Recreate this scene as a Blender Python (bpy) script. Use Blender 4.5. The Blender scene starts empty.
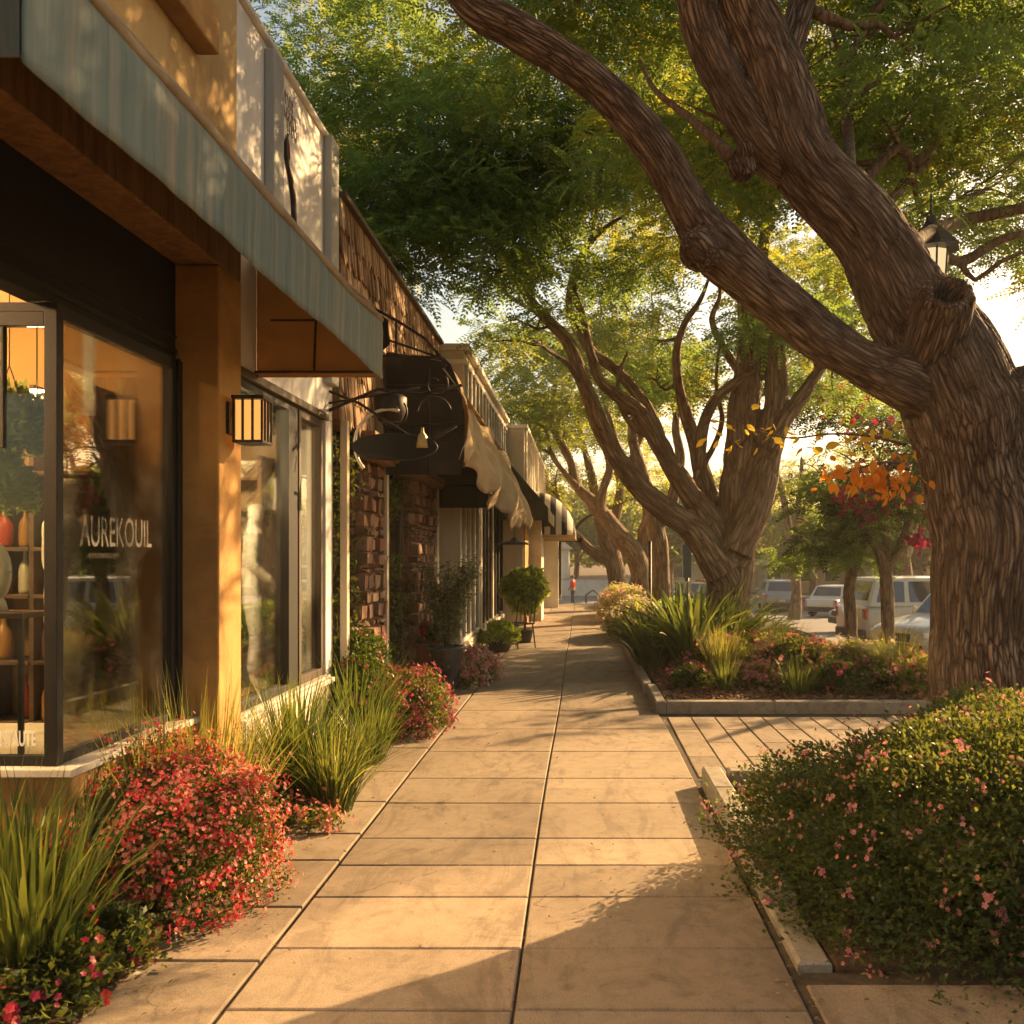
import bpy, bmesh, math, random
import numpy as np
from mathutils import Vector, Matrix, noise as mnoise
R = math.radians
PI = math.pi
random.seed(7)
rng = np.random.default_rng(7)
sc = bpy.context.scene
COL = sc.collection
EYE = 1.6
VPX, VPY, FPX = 582.0, 555.0, 1000.0

def P(px, py, Y):
    """measured spot of the photo at a depth of Y metres, in metres"""
    return ((px - VPX) * Y / FPX, Y, EYE - (py - VPY) * Y / FPX)

# ---------------------------------------------------------------- materials
class NT:
    def __init__(s, name):
        s.m = bpy.data.materials.new(name); s.m.use_nodes = True
        s.t = s.m.node_tree; s.t.nodes.clear()
        s.out = s.t.nodes.new('ShaderNodeOutputMaterial')
    def n(s, typ, **kw):
        nd = s.t.nodes.new(typ)
        for k, v in kw.items():
            if k in nd.inputs.keys(): nd.inputs[k].default_value = v
            else: setattr(nd, k, v)
        return nd
    def l(s, a, b): s.t.links.new(a, b)
    def coord(s, kind='Object', scale=(1, 1, 1)):
        tc = s.n('ShaderNodeTexCoord'); mp = s.n('ShaderNodeMapping'); mp.inputs['Scale'].default_value = scale
        s.l(tc.outputs[kind], mp.inputs['Vector']); return mp.outputs[0]
    def attr(s, name, scale=(1, 1, 1)):
        a = s.n('ShaderNodeAttribute', attribute_name=name); mp = s.n('ShaderNodeMapping'); mp.inputs['Scale'].default_value = scale
        s.l(a.outputs['Vector'], mp.inputs['Vector']); return mp.outputs[0]
    def noise(s, vec, scale, detail=4, rough=.6, dist=0):
        nd = s.n('ShaderNodeTexNoise'); nd.inputs['Scale'].default_value = scale; nd.inputs['Detail'].default_value = detail
        nd.inputs['Roughness'].default_value = rough; nd.inputs['Distortion'].default_value = dist
        if vec is not None: s.l(vec, nd.inputs['Vector'])
        return nd.outputs['Fac']
    def ramp(s, fac, stops, interp='LINEAR'):
        nd = s.n('ShaderNodeValToRGB'); r = nd.color_ramp; r.interpolation = interp
        while len(r.elements) < len(stops): r.elements.new(.5)
        for e, (p, c) in zip(r.elements, stops):
            e.position = p; e.color = (*c, 1) if len(c) == 3 else c
        s.l(fac, nd.inputs['Fac']); return nd.outputs['Color']
    def mixc(s, fac, a, b, mode='MIX'):
        nd = s.n('ShaderNodeMix', data_type='RGBA', blend_type=mode)
        for sock, v in ((nd.inputs[0], fac), (nd.inputs[6], a), (nd.inputs[7], b)):
            if hasattr(v, 'links') or hasattr(v, 'is_linked'): s.l(v, sock)
            elif isinstance(v, (int, float)): sock.default_value = v
            else: sock.default_value = (*v, 1) if len(v) == 3 else v
        return nd.outputs[2]
    def math(s, op, a, b=0.0, clamp=False):
        nd = s.n('ShaderNodeMath', operation=op, use_clamp=clamp)
        for sock, v in ((nd.inputs[0], a), (nd.inputs[1], b)):
            if isinstance(v, (int, float)): sock.default_value = v
            else: s.l(v, sock)
        return nd.outputs[0]
    def bump(s, h, strength=.5, dist=.01):
        nd = s.n('ShaderNodeBump'); nd.inputs['Strength'].default_value = strength; nd.inputs['Distance'].default_value = dist
        s.l(h, nd.inputs['Height']); return nd.outputs[0]
    def princ(s, color=None, rough=.7, metal=0., normal=None, spec=.5, coat=0.):
        nd = s.n('ShaderNodeBsdfPrincipled')
        for sock, v in ((nd.inputs['Base Color'], color), (nd.inputs['Roughness'], rough)):
            if v is None: continue
            if isinstance(v, (int, float)): sock.default_value = v
            elif isinstance(v, tuple): sock.default_value = (*v, 1)
            else: s.l(v, sock)
        nd.inputs['Metallic'].default_value = metal
        nd.inputs['Specular IOR Level'].default_value = spec
        nd.inputs['Coat Weight'].default_value = coat
        if normal is not None: s.l(normal, nd.inputs['Normal'])
        s.l(nd.outputs[0], s.out.inputs['Surface']); return nd

def mat_rough(name, c1, c2, scale=3., rough=.85, bump=.3, bscale=60., bdist=.004, stain=None, stretch=(1, 1, 1), metal=0., spec=.3):
    """weathered paint, plaster, wood or fabric: two tones mixed by clouds, fine bump, optional darker stains"""
    t = NT(name); v = t.coord('Object', stretch)
    n1 = t.noise(v, scale, 6, .65)
    col = t.ramp(n1, [(.3, c1), (.7, c2)])
    if stain:
        n2 = t.noise(v, scale * .45, 5, .7, .6)
        f = t.ramp(n2, [(.48, (0, 0, 0)), (.68, (1, 1, 1))])
        col = t.mixc(t.math('MULTIPLY', f, .65), col, stain)
    n3 = t.noise(v, bscale, 5, .6)
    nb = t.bump(t.math('ADD', n3, t.math('MULTIPLY', n1, 1.5)), bump, bdist)
    rr = t.math('ADD', t.math('MULTIPLY', n3, .25), rough - .12, True)
    t.princ(col, rr, metal, nb, spec)
    return t.m

def mat_plain(name, c, rough=.5, metal=0., spec=.5, coat=0.):
    t = NT(name); v = t.coord()
    n1 = t.noise(v, 12, 4)
    col = t.ramp(n1, [(.3, tuple(x * .82 for x in c)), (.75, c)])
    t.princ(col, t.math('ADD', t.math('MULTIPLY', t.noise(v, 30, 3), .2), rough - .1, True), metal, None, spec, coat)
    return t.m

def mat_leaf(name, cols, trans=.45, tcol=(.35, .42, .04), rough=.55, nscale=1.2, vary=.55):
    """leaf: every leaf its own tone, half diffuse and half lit through"""
    t = NT(name)
    g = t.n('ShaderNodeNewGeometry')
    rnd = g.outputs['Random Per Island']
    v = t.coord('Object')
    f = t.math('ADD', t.math('MULTIPLY', rnd, vary), t.math('MULTIPLY', t.noise(v, nscale, 3), 1 - vary), True)
    k = len(cols)
    col = t.ramp(f, [(.12 + .76 * i / max(1, k - 1), c) for i, c in enumerate(cols)])
    d = t.n('ShaderNodeBsdfDiffuse'); t.l(col, d.inputs['Color'])
    tr = t.n('ShaderNodeBsdfTranslucent')
    tc = t.mixc(.55, col, tcol); t.l(tc, tr.inputs['Color'])
    mx = t.n('ShaderNodeMixShader'); mx.inputs[0].default_value = trans
    t.l(d.outputs[0], mx.inputs[1]); t.l(tr.outputs[0], mx.inputs[2])
    gl = t.n('ShaderNodeBsdfGlossy'); gl.inputs['Roughness'].default_value = rough; gl.inputs['Color'].default_value = (.5, .5, .42, 1)
    fr = t.n('ShaderNodeFresnel'); fr.inputs['IOR'].default_value = 1.35
    mx2 = t.n('ShaderNodeMixShader'); t.l(t.math('MINIMUM', fr.outputs[0], .06), mx2.inputs[0])
    t.l(mx.outputs[0], mx2.inputs[1]); t.l(gl.outputs[0], mx2.inputs[2])
    t.l(mx2.outputs[0], t.out.inputs['Surface'])
    return t.m

def mat_bark(name, dark, mid, light, k=1., bdist=.012):
    t = NT(name)
    a = t.attr('bark', (24 * k, 24 * k, 2.3 * k))
    a2 = t.attr('bark', (70 * k, 70 * k, 16 * k))
    a3 = t.attr('bark', (2.2, 2.2, 1.1))
    nn = t.n('ShaderNodeTexNoise'); nn.inputs['Scale'].default_value = .55; nn.inputs['Detail'].default_value = 3; t.l(a, nn.inputs['Vector'])
    s3 = t.n('ShaderNodeVectorMath', operation='SCALE'); s3.inputs['Scale'].default_value = 1.5; t.l(nn.outputs['Color'], s3.inputs[0])
    ad = t.n('ShaderNodeVectorMath', operation='ADD'); t.l(a, ad.inputs[0]); t.l(s3.outputs[0], ad.inputs[1])
    vo = t.n('ShaderNodeTexVoronoi', feature='DISTANCE_TO_EDGE'); vo.inputs['Scale'].default_value = .72; t.l(ad.outputs[0], vo.inputs['Vector'])
    ridge = t.math('MULTIPLY', vo.outputs['Distance'], 2.2, True)
    n2 = t.noise(a2, 1., 4, .7, .3)
    h = t.math('ADD', t.math('MULTIPLY', t.math('MINIMUM', ridge, .5), 2.2), t.math('MULTIPLY', n2, .5))
    big = t.noise(a3, 1., 4, .6)
    c = t.ramp(ridge, [(.0, dark), (.16, mid), (.85, light)])
    c = t.mixc(t.math('MULTIPLY', t.ramp(t.noise(t.attr('bark', (9, 9, 3.)), 1., 5, .7), [(.45, (0, 0, 0)), (.6, (1, 1, 1))]), .5), c, t.mixc(.6, mid, dark))
    c = t.mixc(t.math('MULTIPLY', t.ramp(big, [(.38, (0, 0, 0)), (.68, (1, 1, 1))]), .55), c, t.mixc(n2, dark, light))
    at = t.n('ShaderNodeAttribute', attribute_name='fiss')
    c = t.mixc(at.outputs['Fac'], t.mixc(.75, c, dark), c)
    t.princ(c, .9, 0, t.bump(h, .85, bdist), .2)
    return t.m

def mat_glass(name, tint=(.86, .9, .87), refl=1.0, dirt=.02):
    t = NT(name)
    tr = t.n('ShaderNodeBsdfTransparent'); tr.inputs[0].default_value = (*tint, 1)
    gl = t.n('ShaderNodeBsdfGlossy'); gl.inputs['Roughness'].default_value = .015; gl.inputs['Color'].default_value = (1, 1, 1, 1)
    v = t.coord('Object')
    t.l(t.bump(t.noise(v, .8, 1), .05, .01), gl.inputs['Normal'])
    fr = t.n('ShaderNodeFresnel'); fr.inputs['IOR'].default_value = 1.4
    f = t.math('MULTIPLY', fr.outputs[0], refl, True)
    mx = t.n('ShaderNodeMixShader'); t.l(f, mx.inputs[0]); t.l(tr.outputs[0], mx.inputs[1]); t.l(gl.outputs[0], mx.inputs[2])
    df = t.n('ShaderNodeBsdfDiffuse'); df.inputs[0].default_value = (.7, .66, .58, 1)
    n = t.noise(v, 2.3, 5, .7)
    mx2 = t.n('ShaderNodeMixShader'); t.l(t.math('MULTIPLY', t.ramp(n, [(.42, (0, 0, 0)), (.75, (1, 1, 1))]), dirt * 3, True), mx2.inputs[0])
    t.l(mx.outputs[0], mx2.inputs[1]); t.l(df.outputs[0], mx2.inputs[2])
    t.l(mx2.outputs[0], t.out.inputs['Surface'])
    return t.m

def mat_emit(name, c, s):
    t = NT(name); e = t.n('ShaderNodeEmission'); e.inputs[0].default_value = (*c, 1); e.inputs[1].default_value = s
    t.l(e.outputs[0], t.out.inputs['Surface']); return t.m

# ---------------------------------------------------------------- objects
def tag(o, label=None, cat=None, group=None, kind=None):
    if label: o['label'] = label
    if cat: o['category'] = cat
    if group: o['group'] = group
    if kind: o['kind'] = kind
    return o

def thing(name, label, cat, loc=(0, 0, 0), rz=0., group=None):
    o = bpy.data.objects.new(name, None); COL.objects.link(o)
    o.empty_display_size = .1
    o.location = loc; o.rotation_euler = (0, 0, rz)
    return tag(o, label, cat, group)

def link_mesh(name, me, mat, parent=None, world=True):
    """links a mesh as one object; world=True: the shape was written in world metres, else in the parent's own"""
    o = bpy.data.objects.new(name, me); COL.objects.link(o)
    if mat is not None and not me.materials:
        for m in (mat if isinstance(mat, (list, tuple)) else [mat]): me.materials.append(m)
    if parent is not None:
        o.parent = parent
        if world:
            L = parent.location
            q = parent
            off = Vector(L)
            while q.parent is not None:
                q = q.parent; off += Vector(q.location)
            me.transform(Matrix.Translation(-off))
    return o

class MB:
    def __init__(s): s.v = []; s.f = []; s.mi = []; s.cur = 0
    def add(s, vs, fs):
        b = len(s.v); s.v.extend([tuple(map(float, p)) for p in vs])
        s.f.extend([tuple(b + i for i in f) for f in fs]); s.mi.extend([s.cur] * len(fs)); return s
    def box(s, x0, x1, y0, y1, z0, z1):
        vs = [(x, y, z) for x in (x0, x1) for y in (y0, y1) for z in (z0, z1)]
        return s.add(vs, [(0, 1, 3, 2), (4, 6, 7, 5), (0, 4, 5, 1), (2, 3, 7, 6), (0, 2, 6, 4), (1, 5, 7, 3)])
    def prism(s, poly, axis, a, b):
        """polygon in the plane across `axis`, extruded from a to b"""
        def put(p, c):
            return {'x': (c, p[0], p[1]), 'y': (p[0], c, p[1]), 'z': (p[0], p[1], c)}[axis]
        n = len(poly)
        vs = [put(p, a) for p in poly] + [put(p, b) for p in poly]
        fs = [tuple(range(n))[::-1], tuple(range(n, 2 * n))] + [(i, (i + 1) % n, n + (i + 1) % n, n + i) for i in range(n)]
        return s.add(vs, fs)
    def tube(s, pts, rad, n=8, cap=True):
        pts = [Vector(p) for p in pts]; m = len(pts)
        if not hasattr(rad, '__len__'): rad = [rad] * m
        vs = []; nrm = None
        for i, p in enumerate(pts):
            d = (pts[min(i + 1, m - 1)] - pts[max(i - 1, 0)])
            if d.length < 1e-9: d = Vector((0, 0, 1))
            d.normalize()
            if nrm is None:
                nrm = d.orthogonal().normalized()
            nrm = (nrm - d * nrm.dot(d))
            if nrm.length < 1e-6: nrm = d.orthogonal()
            nrm.normalize(); bn = d.cross(nrm)
            for k in range(n):
                a = 2 * PI * k / n
                vs.append(p + (nrm * math.cos(a) + bn * math.sin(a)) * rad[i])
        fs = [(i * n + k, i * n + (k + 1) % n, (i + 1) * n + (k + 1) % n, (i + 1) * n + k) for i in range(m - 1) for k in range(n)]
        if cap: fs += [tuple(range(n))[::-1], tuple((m - 1) * n + k for k in range(n))]
        return s.add(vs, fs)
    def lathe(s, prof, c=(0, 0, 0), n=24, axis='z', close=True):
        """profile of (radius, height) turned round an axis through c"""
        vs = []
        for r, h in prof:
            for k in range(n):
                a = 2 * PI * k / n; x, y = r * math.cos(a), r * math.sin(a)
                p = {'z': (x, y, h), 'y': (x, h, y), 'x': (h, x, y)}[axis]
                vs.append((p[0] + c[0], p[1] + c[1], p[2] + c[2]))
        m = len(prof)
        fs = [(i * n + k, i * n + (k + 1) % n, (i + 1) * n + (k + 1) % n, (i + 1) * n + k) for i in range(m - 1) for k in range(n)]
        if close: fs += [tuple(range(n))[::-1], tuple((m - 1) * n + k for k in range(n))]
        return s.add(vs, fs)
    def grid(s, fn, nu, nv):
        vs = [fn(i / nu, j / nv) for i in range(nu + 1) for j in range(nv + 1)]
        fs = [(i * (nv + 1) + j, (i + 1) * (nv + 1) + j, (i + 1) * (nv + 1) + j + 1, i * (nv + 1) + j + 1) for i in range(nu) for j in range(nv)]
        return s.add(vs, fs)
    def build(s, name, mat, parent=None, world=True, bevel=0., smooth=False, thick=0., subd=0):
        me = bpy.data.meshes.new(name); me.from_pydata(s.v, [], s.f); me.update()
        bm = bmesh.new(); bm.from_mesh(me); bmesh.ops.recalc_face_normals(bm, faces=bm.faces); bm.to_mesh(me); bm.free()
        if any(s.mi): me.polygons.foreach_set('material_index', s.mi)
        if smooth: me.polygons.foreach_set('use_smooth', [True] * len(me.polygons))
        o = link_mesh(name, me, mat, parent, world)
        if thick:
            md = o.modifiers.new('t', 'SOLIDIFY'); md.thickness = thick; md.offset = 0
        if bevel:
            md = o.modifiers.new('b', 'BEVEL'); md.width = bevel; md.segments = 2; md.limit_method = 'ANGLE'; md.angle_limit = R(40)
        if subd:
            md = o.modifiers.new('s', 'SUBSURF'); md.levels = subd; md.render_levels = subd
        return o

def npmesh(name, V, mat, parent=None, world=True, smooth=False):
    """V: (n, k, 3) array: n separate faces of k corners"""
    V = np.asarray(V, dtype=np.float32); n, k, _ = V.shape
    me = bpy.data.meshes.new(name)
    me.vertices.add(n * k); me.vertices.foreach_set('co', V.reshape(-1))
    me.loops.add(n * k); me.loops.foreach_set('vertex_index', np.arange(n * k, dtype=np.int32))
    me.polygons.add(n); me.polygons.foreach_set('loop_start', np.arange(0, n * k, k, dtype=np.int32))
    try: me.polygons.foreach_set('loop_total', np.full(n, k, dtype=np.int32))
    except Exception: pass
    me.update(calc_edges=True)
    return link_mesh(name, me, mat, parent, world)

def npstrips(name, V, mat, parent=None, world=True):
    """V: (n, m, 2, 3): n ribbons of m rungs (blades, petals)"""
    V = np.asarray(V, dtype=np.float32); n, m = V.shape[:2]
    me = bpy.data.meshes.new(name)
    me.vertices.add(n * m * 2); me.vertices.foreach_set('co', V.reshape(-1))
    i = np.arange(n)[:, None] * (2 * m) + np.arange(m - 1)[None, :] * 2
    F = np.stack([i, i + 1, i + 3, i + 2], -1).reshape(-1, 4).astype(np.int32)
    me.loops.add(F.size); me.loops.foreach_set('vertex_index', F.reshape(-1))
    me.polygons.add(len(F)); me.polygons.foreach_set('loop_start', np.arange(0, F.size, 4, dtype=np.int32))
    try: me.polygons.foreach_set('loop_total', np.full(len(F), 4, dtype=np.int32))
    except Exception: pass
    me.polygons.foreach_set('use_smooth', np.ones(len(F), dtype=bool))
    me.update(calc_edges=True)
    return link_mesh(name, me, mat, parent, world)

def copy_tree(o, parent=None):
    c = o.copy(); COL.objects.link(c)
    if parent is not None: c.parent = parent
    for ch in list(o.children): copy_tree(ch, c)
    return c

def text_mesh(name, s, size, mat, parent, M, extrude=.004, bold=0.):
    cu = bpy.data.curves.new(name, 'FONT'); cu.body = s; cu.size = size; cu.extrude = extrude; cu.offset = bold
    cu.align_x = 'LEFT'
    ob = bpy.data.objects.new(name + '_tmp', cu); COL.objects.link(ob)
    dg = bpy.context.evaluated_depsgraph_get(); dg.update()
    me = bpy.data.meshes.new_from_object(ob.evaluated_get(dg))
    bpy.data.objects.remove(ob); me.name = name
    me.transform(M); me.materials.clear()
    return link_mesh(name, me, mat, parent)

# ---------------------------------------------------------------- numpy noise
def _hash(ix, iy, iz):
    h = (ix * 374761393 + iy * 668265263 + iz * 2147483647 + 1013904223) & 0xffffffff
    h = ((h ^ (h >> 13)) * 1274126177) & 0xffffffff
    h = h ^ (h >> 16)
    return (h & 0xffff) / 65535.
def vnoise(p):
    p = np.asarray(p, dtype=np.float64); i = np.floor(p).astype(np.int64); f = p - i; f = f * f * (3 - 2 * f)
    r = 0
    for dx in (0, 1):
        for dy in (0, 1):
            for dz in (0, 1):
                w = (f[..., 0] if dx else 1 - f[..., 0]) * (f[..., 1] if dy else 1 - f[..., 1]) * (f[..., 2] if dz else 1 - f[..., 2])
                r = r + w * _hash(i[..., 0] + dx, i[..., 1] + dy, i[..., 2] + dz)
    return r
def fbm(p, o=3):
    r = 0; a = .5; s = 0
    for k in range(o):
        r = r + a * vnoise(np.asarray(p) * (2 ** k) + 17.3 * k); s += a; a *= .5
    return r / s

def rotmats(yaw, pitch, roll):
    cy, sy, cp, sp, cr, sr = np.cos(yaw), np.sin(yaw), np.cos(pitch), np.sin(pitch), np.cos(roll), np.sin(roll)
    n = len(yaw); Z = np.zeros((n, 3, 3)); Rp = Z.copy(); Rr = Z.copy()
    Z[:, 0, 0] = cy; Z[:, 0, 1] = -sy; Z[:, 1, 0] = sy; Z[:, 1, 1] = cy; Z[:, 2, 2] = 1
    Rp[:, 0, 0] = cp; Rp[:, 0, 2] = sp; Rp[:, 1, 1] = 1; Rp[:, 2, 0] = -sp; Rp[:, 2, 2] = cp
    Rr[:, 0, 0] = 1; Rr[:, 1, 1] = cr; Rr[:, 1, 2] = -sr; Rr[:, 2, 1] = sr; Rr[:, 2, 2] = cr
    return Z @ Rp @ Rr

def diamonds(c, length, width, yaw, pitch, roll, fold=0.):
    """leaf-shaped four-corner faces at centres c, pointing along yaw/pitch"""
    n = len(c); M = rotmats(yaw, pitch, roll)
    L = np.asarray(length) * np.ones(n); W = np.asarray(width) * np.ones(n)
    q = np.zeros((n, 4, 3)); q[:, 0, 0] = -L / 2; q[:, 1, 1] = W / 2; q[:, 1, 0] = -L * .05; q[:, 2, 0] = L / 2; q[:, 3, 1] = -W / 2; q[:, 3, 0] = -L * .05
    q[:, 1, 2] = fold * W; q[:, 3, 2] = fold * W
    return np.einsum('nij,nkj->nki', M, q) + c[:, None, :]
# ---------------------------------------------------------------- plant makers
M = {}
M['leaf_fresh'] = mat_leaf('leaf_fresh', [(.026, .072, .026), (.055, .13, .042), (.10, .18, .05)], .55, (.48, .62, .09))
M['leaf_sun_gold'] = mat_leaf('leaf_sun_gold', [(.05, .10, .018), (.11, .17, .028), (.20, .25, .04)], .58, (.70, .66, .07))  # sunlit yellow put into the leaf colour; golden-leaved plants share it
M['leaf_far'] = mat_leaf('leaf_far', [(.045, .095, .03), (.09, .15, .045), (.16, .22, .06)], .55, (.60, .62, .10))
M['leaf_dark'] = mat_leaf('leaf_dark', [(.010, .026, .007), (.022, .05, .012), (.05, .08, .018)], .4, (.2, .28, .02), .4)
M['leaf_bush'] = mat_leaf('leaf_bush', [(.010, .028, .011), (.022, .055, .018), (.05, .085, .022), (.12, .10, .03)], .42, (.33, .34, .04), .45, 2.)
M['leaf_topiary'] = mat_leaf('leaf_topiary', [(.16, .24, .03), (.32, .42, .06), (.5, .56, .10)], .5, (.5, .52, .06), .4)
M['leaf_silver'] = mat_leaf('leaf_silver', [(.07, .09, .05), (.16, .18, .09), (.32, .31, .18)], .4, (.35, .34, .1), .5)
M['leaf_autumn'] = mat_leaf('leaf_autumn', [(.60, .17, .02), (.75, .27, .03), (.75, .42, .05)], .62, (1., .45, .04), .4, 3.)
M['leaf_yellow'] = mat_leaf('leaf_yellow', [(.45, .38, .04), (.70, .5, .05), (.72, .38, .04)], .62, (1., .65, .06), .4, 3.)
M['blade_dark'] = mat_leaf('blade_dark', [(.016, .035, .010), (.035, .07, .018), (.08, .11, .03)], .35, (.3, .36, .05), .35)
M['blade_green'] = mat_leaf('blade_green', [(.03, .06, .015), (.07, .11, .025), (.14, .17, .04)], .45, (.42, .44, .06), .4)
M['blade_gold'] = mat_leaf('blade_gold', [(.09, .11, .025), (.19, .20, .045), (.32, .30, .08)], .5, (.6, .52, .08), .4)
M['petal_red'] = mat_leaf('petal_red', [(.35, .012, .03), (.55, .03, .06), (.60, .10, .08)], .4, (.8, .10, .08), .5)
M['petal_coral'] = mat_leaf('petal_coral', [(.55, .10, .10), (.65, .22, .17), (.7, .34, .22)], .45, (.85, .3, .15), .5)
M['petal_pink'] = mat_leaf('petal_pink', [(.42, .11, .13), (.58, .22, .22), (.65, .36, .30)], .4, (.8, .32, .26), .5)
M['petal_rose'] = mat_leaf('petal_rose', [(.16, .015, .035), (.30, .04, .07), (.45, .13, .15)], .4, (.6, .1, .14), .5)
M['petal_cream'] = mat_leaf('petal_cream', [(.45, .36, .22), (.6, .5, .33), (.7, .62, .45)], .45, (.75, .6, .35), .5)
M['petal_magenta'] = mat_leaf('petal_magenta', [(.16, .008, .035), (.30, .02, .06), (.42, .06, .12)], .4, (.45, .03, .08), .5)
M['bark_near'] = mat_bark('bark_near', (.032, .019, .013), (.175, .112, .076), (.38, .285, .21), 2.3, .024)
M['bark_far'] = mat_bark('bark_far', (.09, .055, .032), (.28, .18, .11), (.46, .34, .23), 1.0, .02)
M['bark_thin'] = mat_bark('bark_thin', (.05, .03, .018), (.13, .085, .05), (.2, .14, .09), 1., .004)

def frond_template(nl=9, L=.30, w=.012, ll=.055):
    q = []
    for i in range(nl):
        t = (i + .6) / nl; x = t * L
        for sgn in (-1, 1):
            ang = sgn * R(58 - 22 * t); l = ll * (1 - .45 * abs(2 * t - .9)) 
            cx, cy = x + math.cos(ang) * l / 2, math.sin(ang) * l / 2
            q.append((cx, cy, -.25 * x * x / L - .1 * abs(cy), ang, l))
    out = []
    for cx, cy, cz, ang, l in q:
        d = (math.cos(ang), math.sin(ang)); p = (-d[1], d[0])
        out.append([(cx - d[0] * l / 2, cy - d[1] * l / 2, cz), (cx + p[0] * w, cy + p[1] * w, cz + .004), (cx + d[0] * l / 2, cy + d[1] * l / 2, cz - .006), (cx - p[0] * w, cy - p[1] * w, cz + .004)])
    return np.array(out)

def fronds(centres, radii, per, seed, tmpl, scale=(.8, 1.3)):
    """feathery compound leaves spread through flattened clumps"""
    g = np.random.default_rng(seed); out = []
    for c, r in zip(centres, radii):
        n = max(3, int(per * r * r / .5))
        d = g.normal(size=(n, 3)); d /= np.linalg.norm(d, axis=1)[:, None]
        rr = g.uniform(.15, 1, n) ** .5
        pos = d * rr[:, None] * np.array([r, r, r * .42])
        lump = vnoise((pos + c) * 2.6)
        keep = lump > .30
        pos = pos[keep]; d = d[keep]; n = len(pos)
        if n == 0: continue
        pos[:, 2] += -.22 * (pos[:, 0] ** 2 + pos[:, 1] ** 2) / max(r, .1)
        yaw = np.arctan2(d[:, 1], d[:, 0]) + g.normal(0, .7, n)
        M3 = rotmats(yaw, g.normal(.15, .38, n), g.normal(0, .45, n))
        s = g.uniform(*scale, n)
        q = np.einsum('nij,lkj->nlki', M3, tmpl) * s[:, None, None, None] + (pos + c)[:, None, None, :]
        out.append(q.reshape(-1, 4, 3))
    return np.concatenate(out)

def leaf_cloud(n, centre, rad, seed, L=.035, W=.016, lump=2.2, thr=.36, flat=.25, shell=.45, up=.2, cut=None, low=-.15):
    """small leaves through the outer volume of a lumpy mound; returns the leaves and the points near the outside"""
    g = np.random.default_rng(seed)
    d = g.normal(size=(n, 3)); d /= np.linalg.norm(d, axis=1)[:, None]
    d[:, 2] = np.where(d[:, 2] < low, -d[:, 2], d[:, 2])
    bump = .60 + .48 * fbm(d * lump + seed, 2) + .30 * fbm(d * lump * 2.7 + seed, 2)
    rr = (g.uniform(shell ** 2, 1, n)) ** .5 * bump
    stray = g.uniform(0, 1, n) < .035
    rr = np.where(stray, rr * g.uniform(1.02, 1.14, n), rr)
    p = d * rr[:, None] * np.array(rad) + np.array(centre)
    k = (fbm(p * 5.5, 2) > thr) & (p[:, 2] > .015)
    if cut is not None: k &= cut(p)
    p = p[k]; d = d[k]; n = len(p)
    yaw = np.arctan2(d[:, 1], d[:, 0]) + g.normal(0, 1.0, n)
    pit = -np.arcsin(np.clip(d[:, 2], -1, 1)) * .6 - up + g.normal(0, .5, n)
    Q = diamonds(p, L * g.uniform(.6, 1.35, n), W * g.uniform(.7, 1.3, n), yaw, pit, g.normal(0, .7, n), flat)
    return Q, p, d, (rr[k] / bump[k])

def blossom_faces(p, d, size, seed, petals=5, jit=.0):
    """open flowers: a ring of petals at every point, facing outwards"""
    g = np.random.default_rng(seed); n = len(p); out = []
    d = d + g.normal(0, .45, d.shape); d /= np.linalg.norm(d, axis=1)[:, None]
    up = np.array([0, 0, 1.]); e1 = np.cross(d, up); e1 /= np.maximum(np.linalg.norm(e1, axis=1)[:, None], 1e-6); e2 = np.cross(d, e1)
    s = size * g.uniform(.6, 1.3, n)
    a0 = g.uniform(0, 6.28, n)
    for k in range(petals):
        a = a0 + 2 * PI * k / petals
        r = (np.cos(a)[:, None] * e1 + np.sin(a)[:, None] * e2); t = (-np.sin(a)[:, None] * e1 + np.cos(a)[:, None] * e2)
        S = s[:, None]
        c = p
        q = np.stack([c, c + r * S * .6 + t * S * .38 + d * S * .25, c + r * S + d * S * .2, c + r * S * .6 - t * S * .38 + d * S * .25], 1)
        out.append(q)
    return np.concatenate(out)

def flowers_on(p, d, rel, n, size, seed, heads=5, spread=.03, mn=.8):
    g = np.random.default_rng(seed)
    idx = np.where(rel > mn)[0]; idx = g.choice(idx, min(n, len(idx)), replace=False)
    c = np.repeat(p[idx], heads, 0) + g.normal(0, spread, (len(idx) * heads, 3)) + np.repeat(d[idx], heads, 0) * .025
    return blossom_faces(c, np.repeat(d[idx], heads, 0), size, seed + 1)

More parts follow.
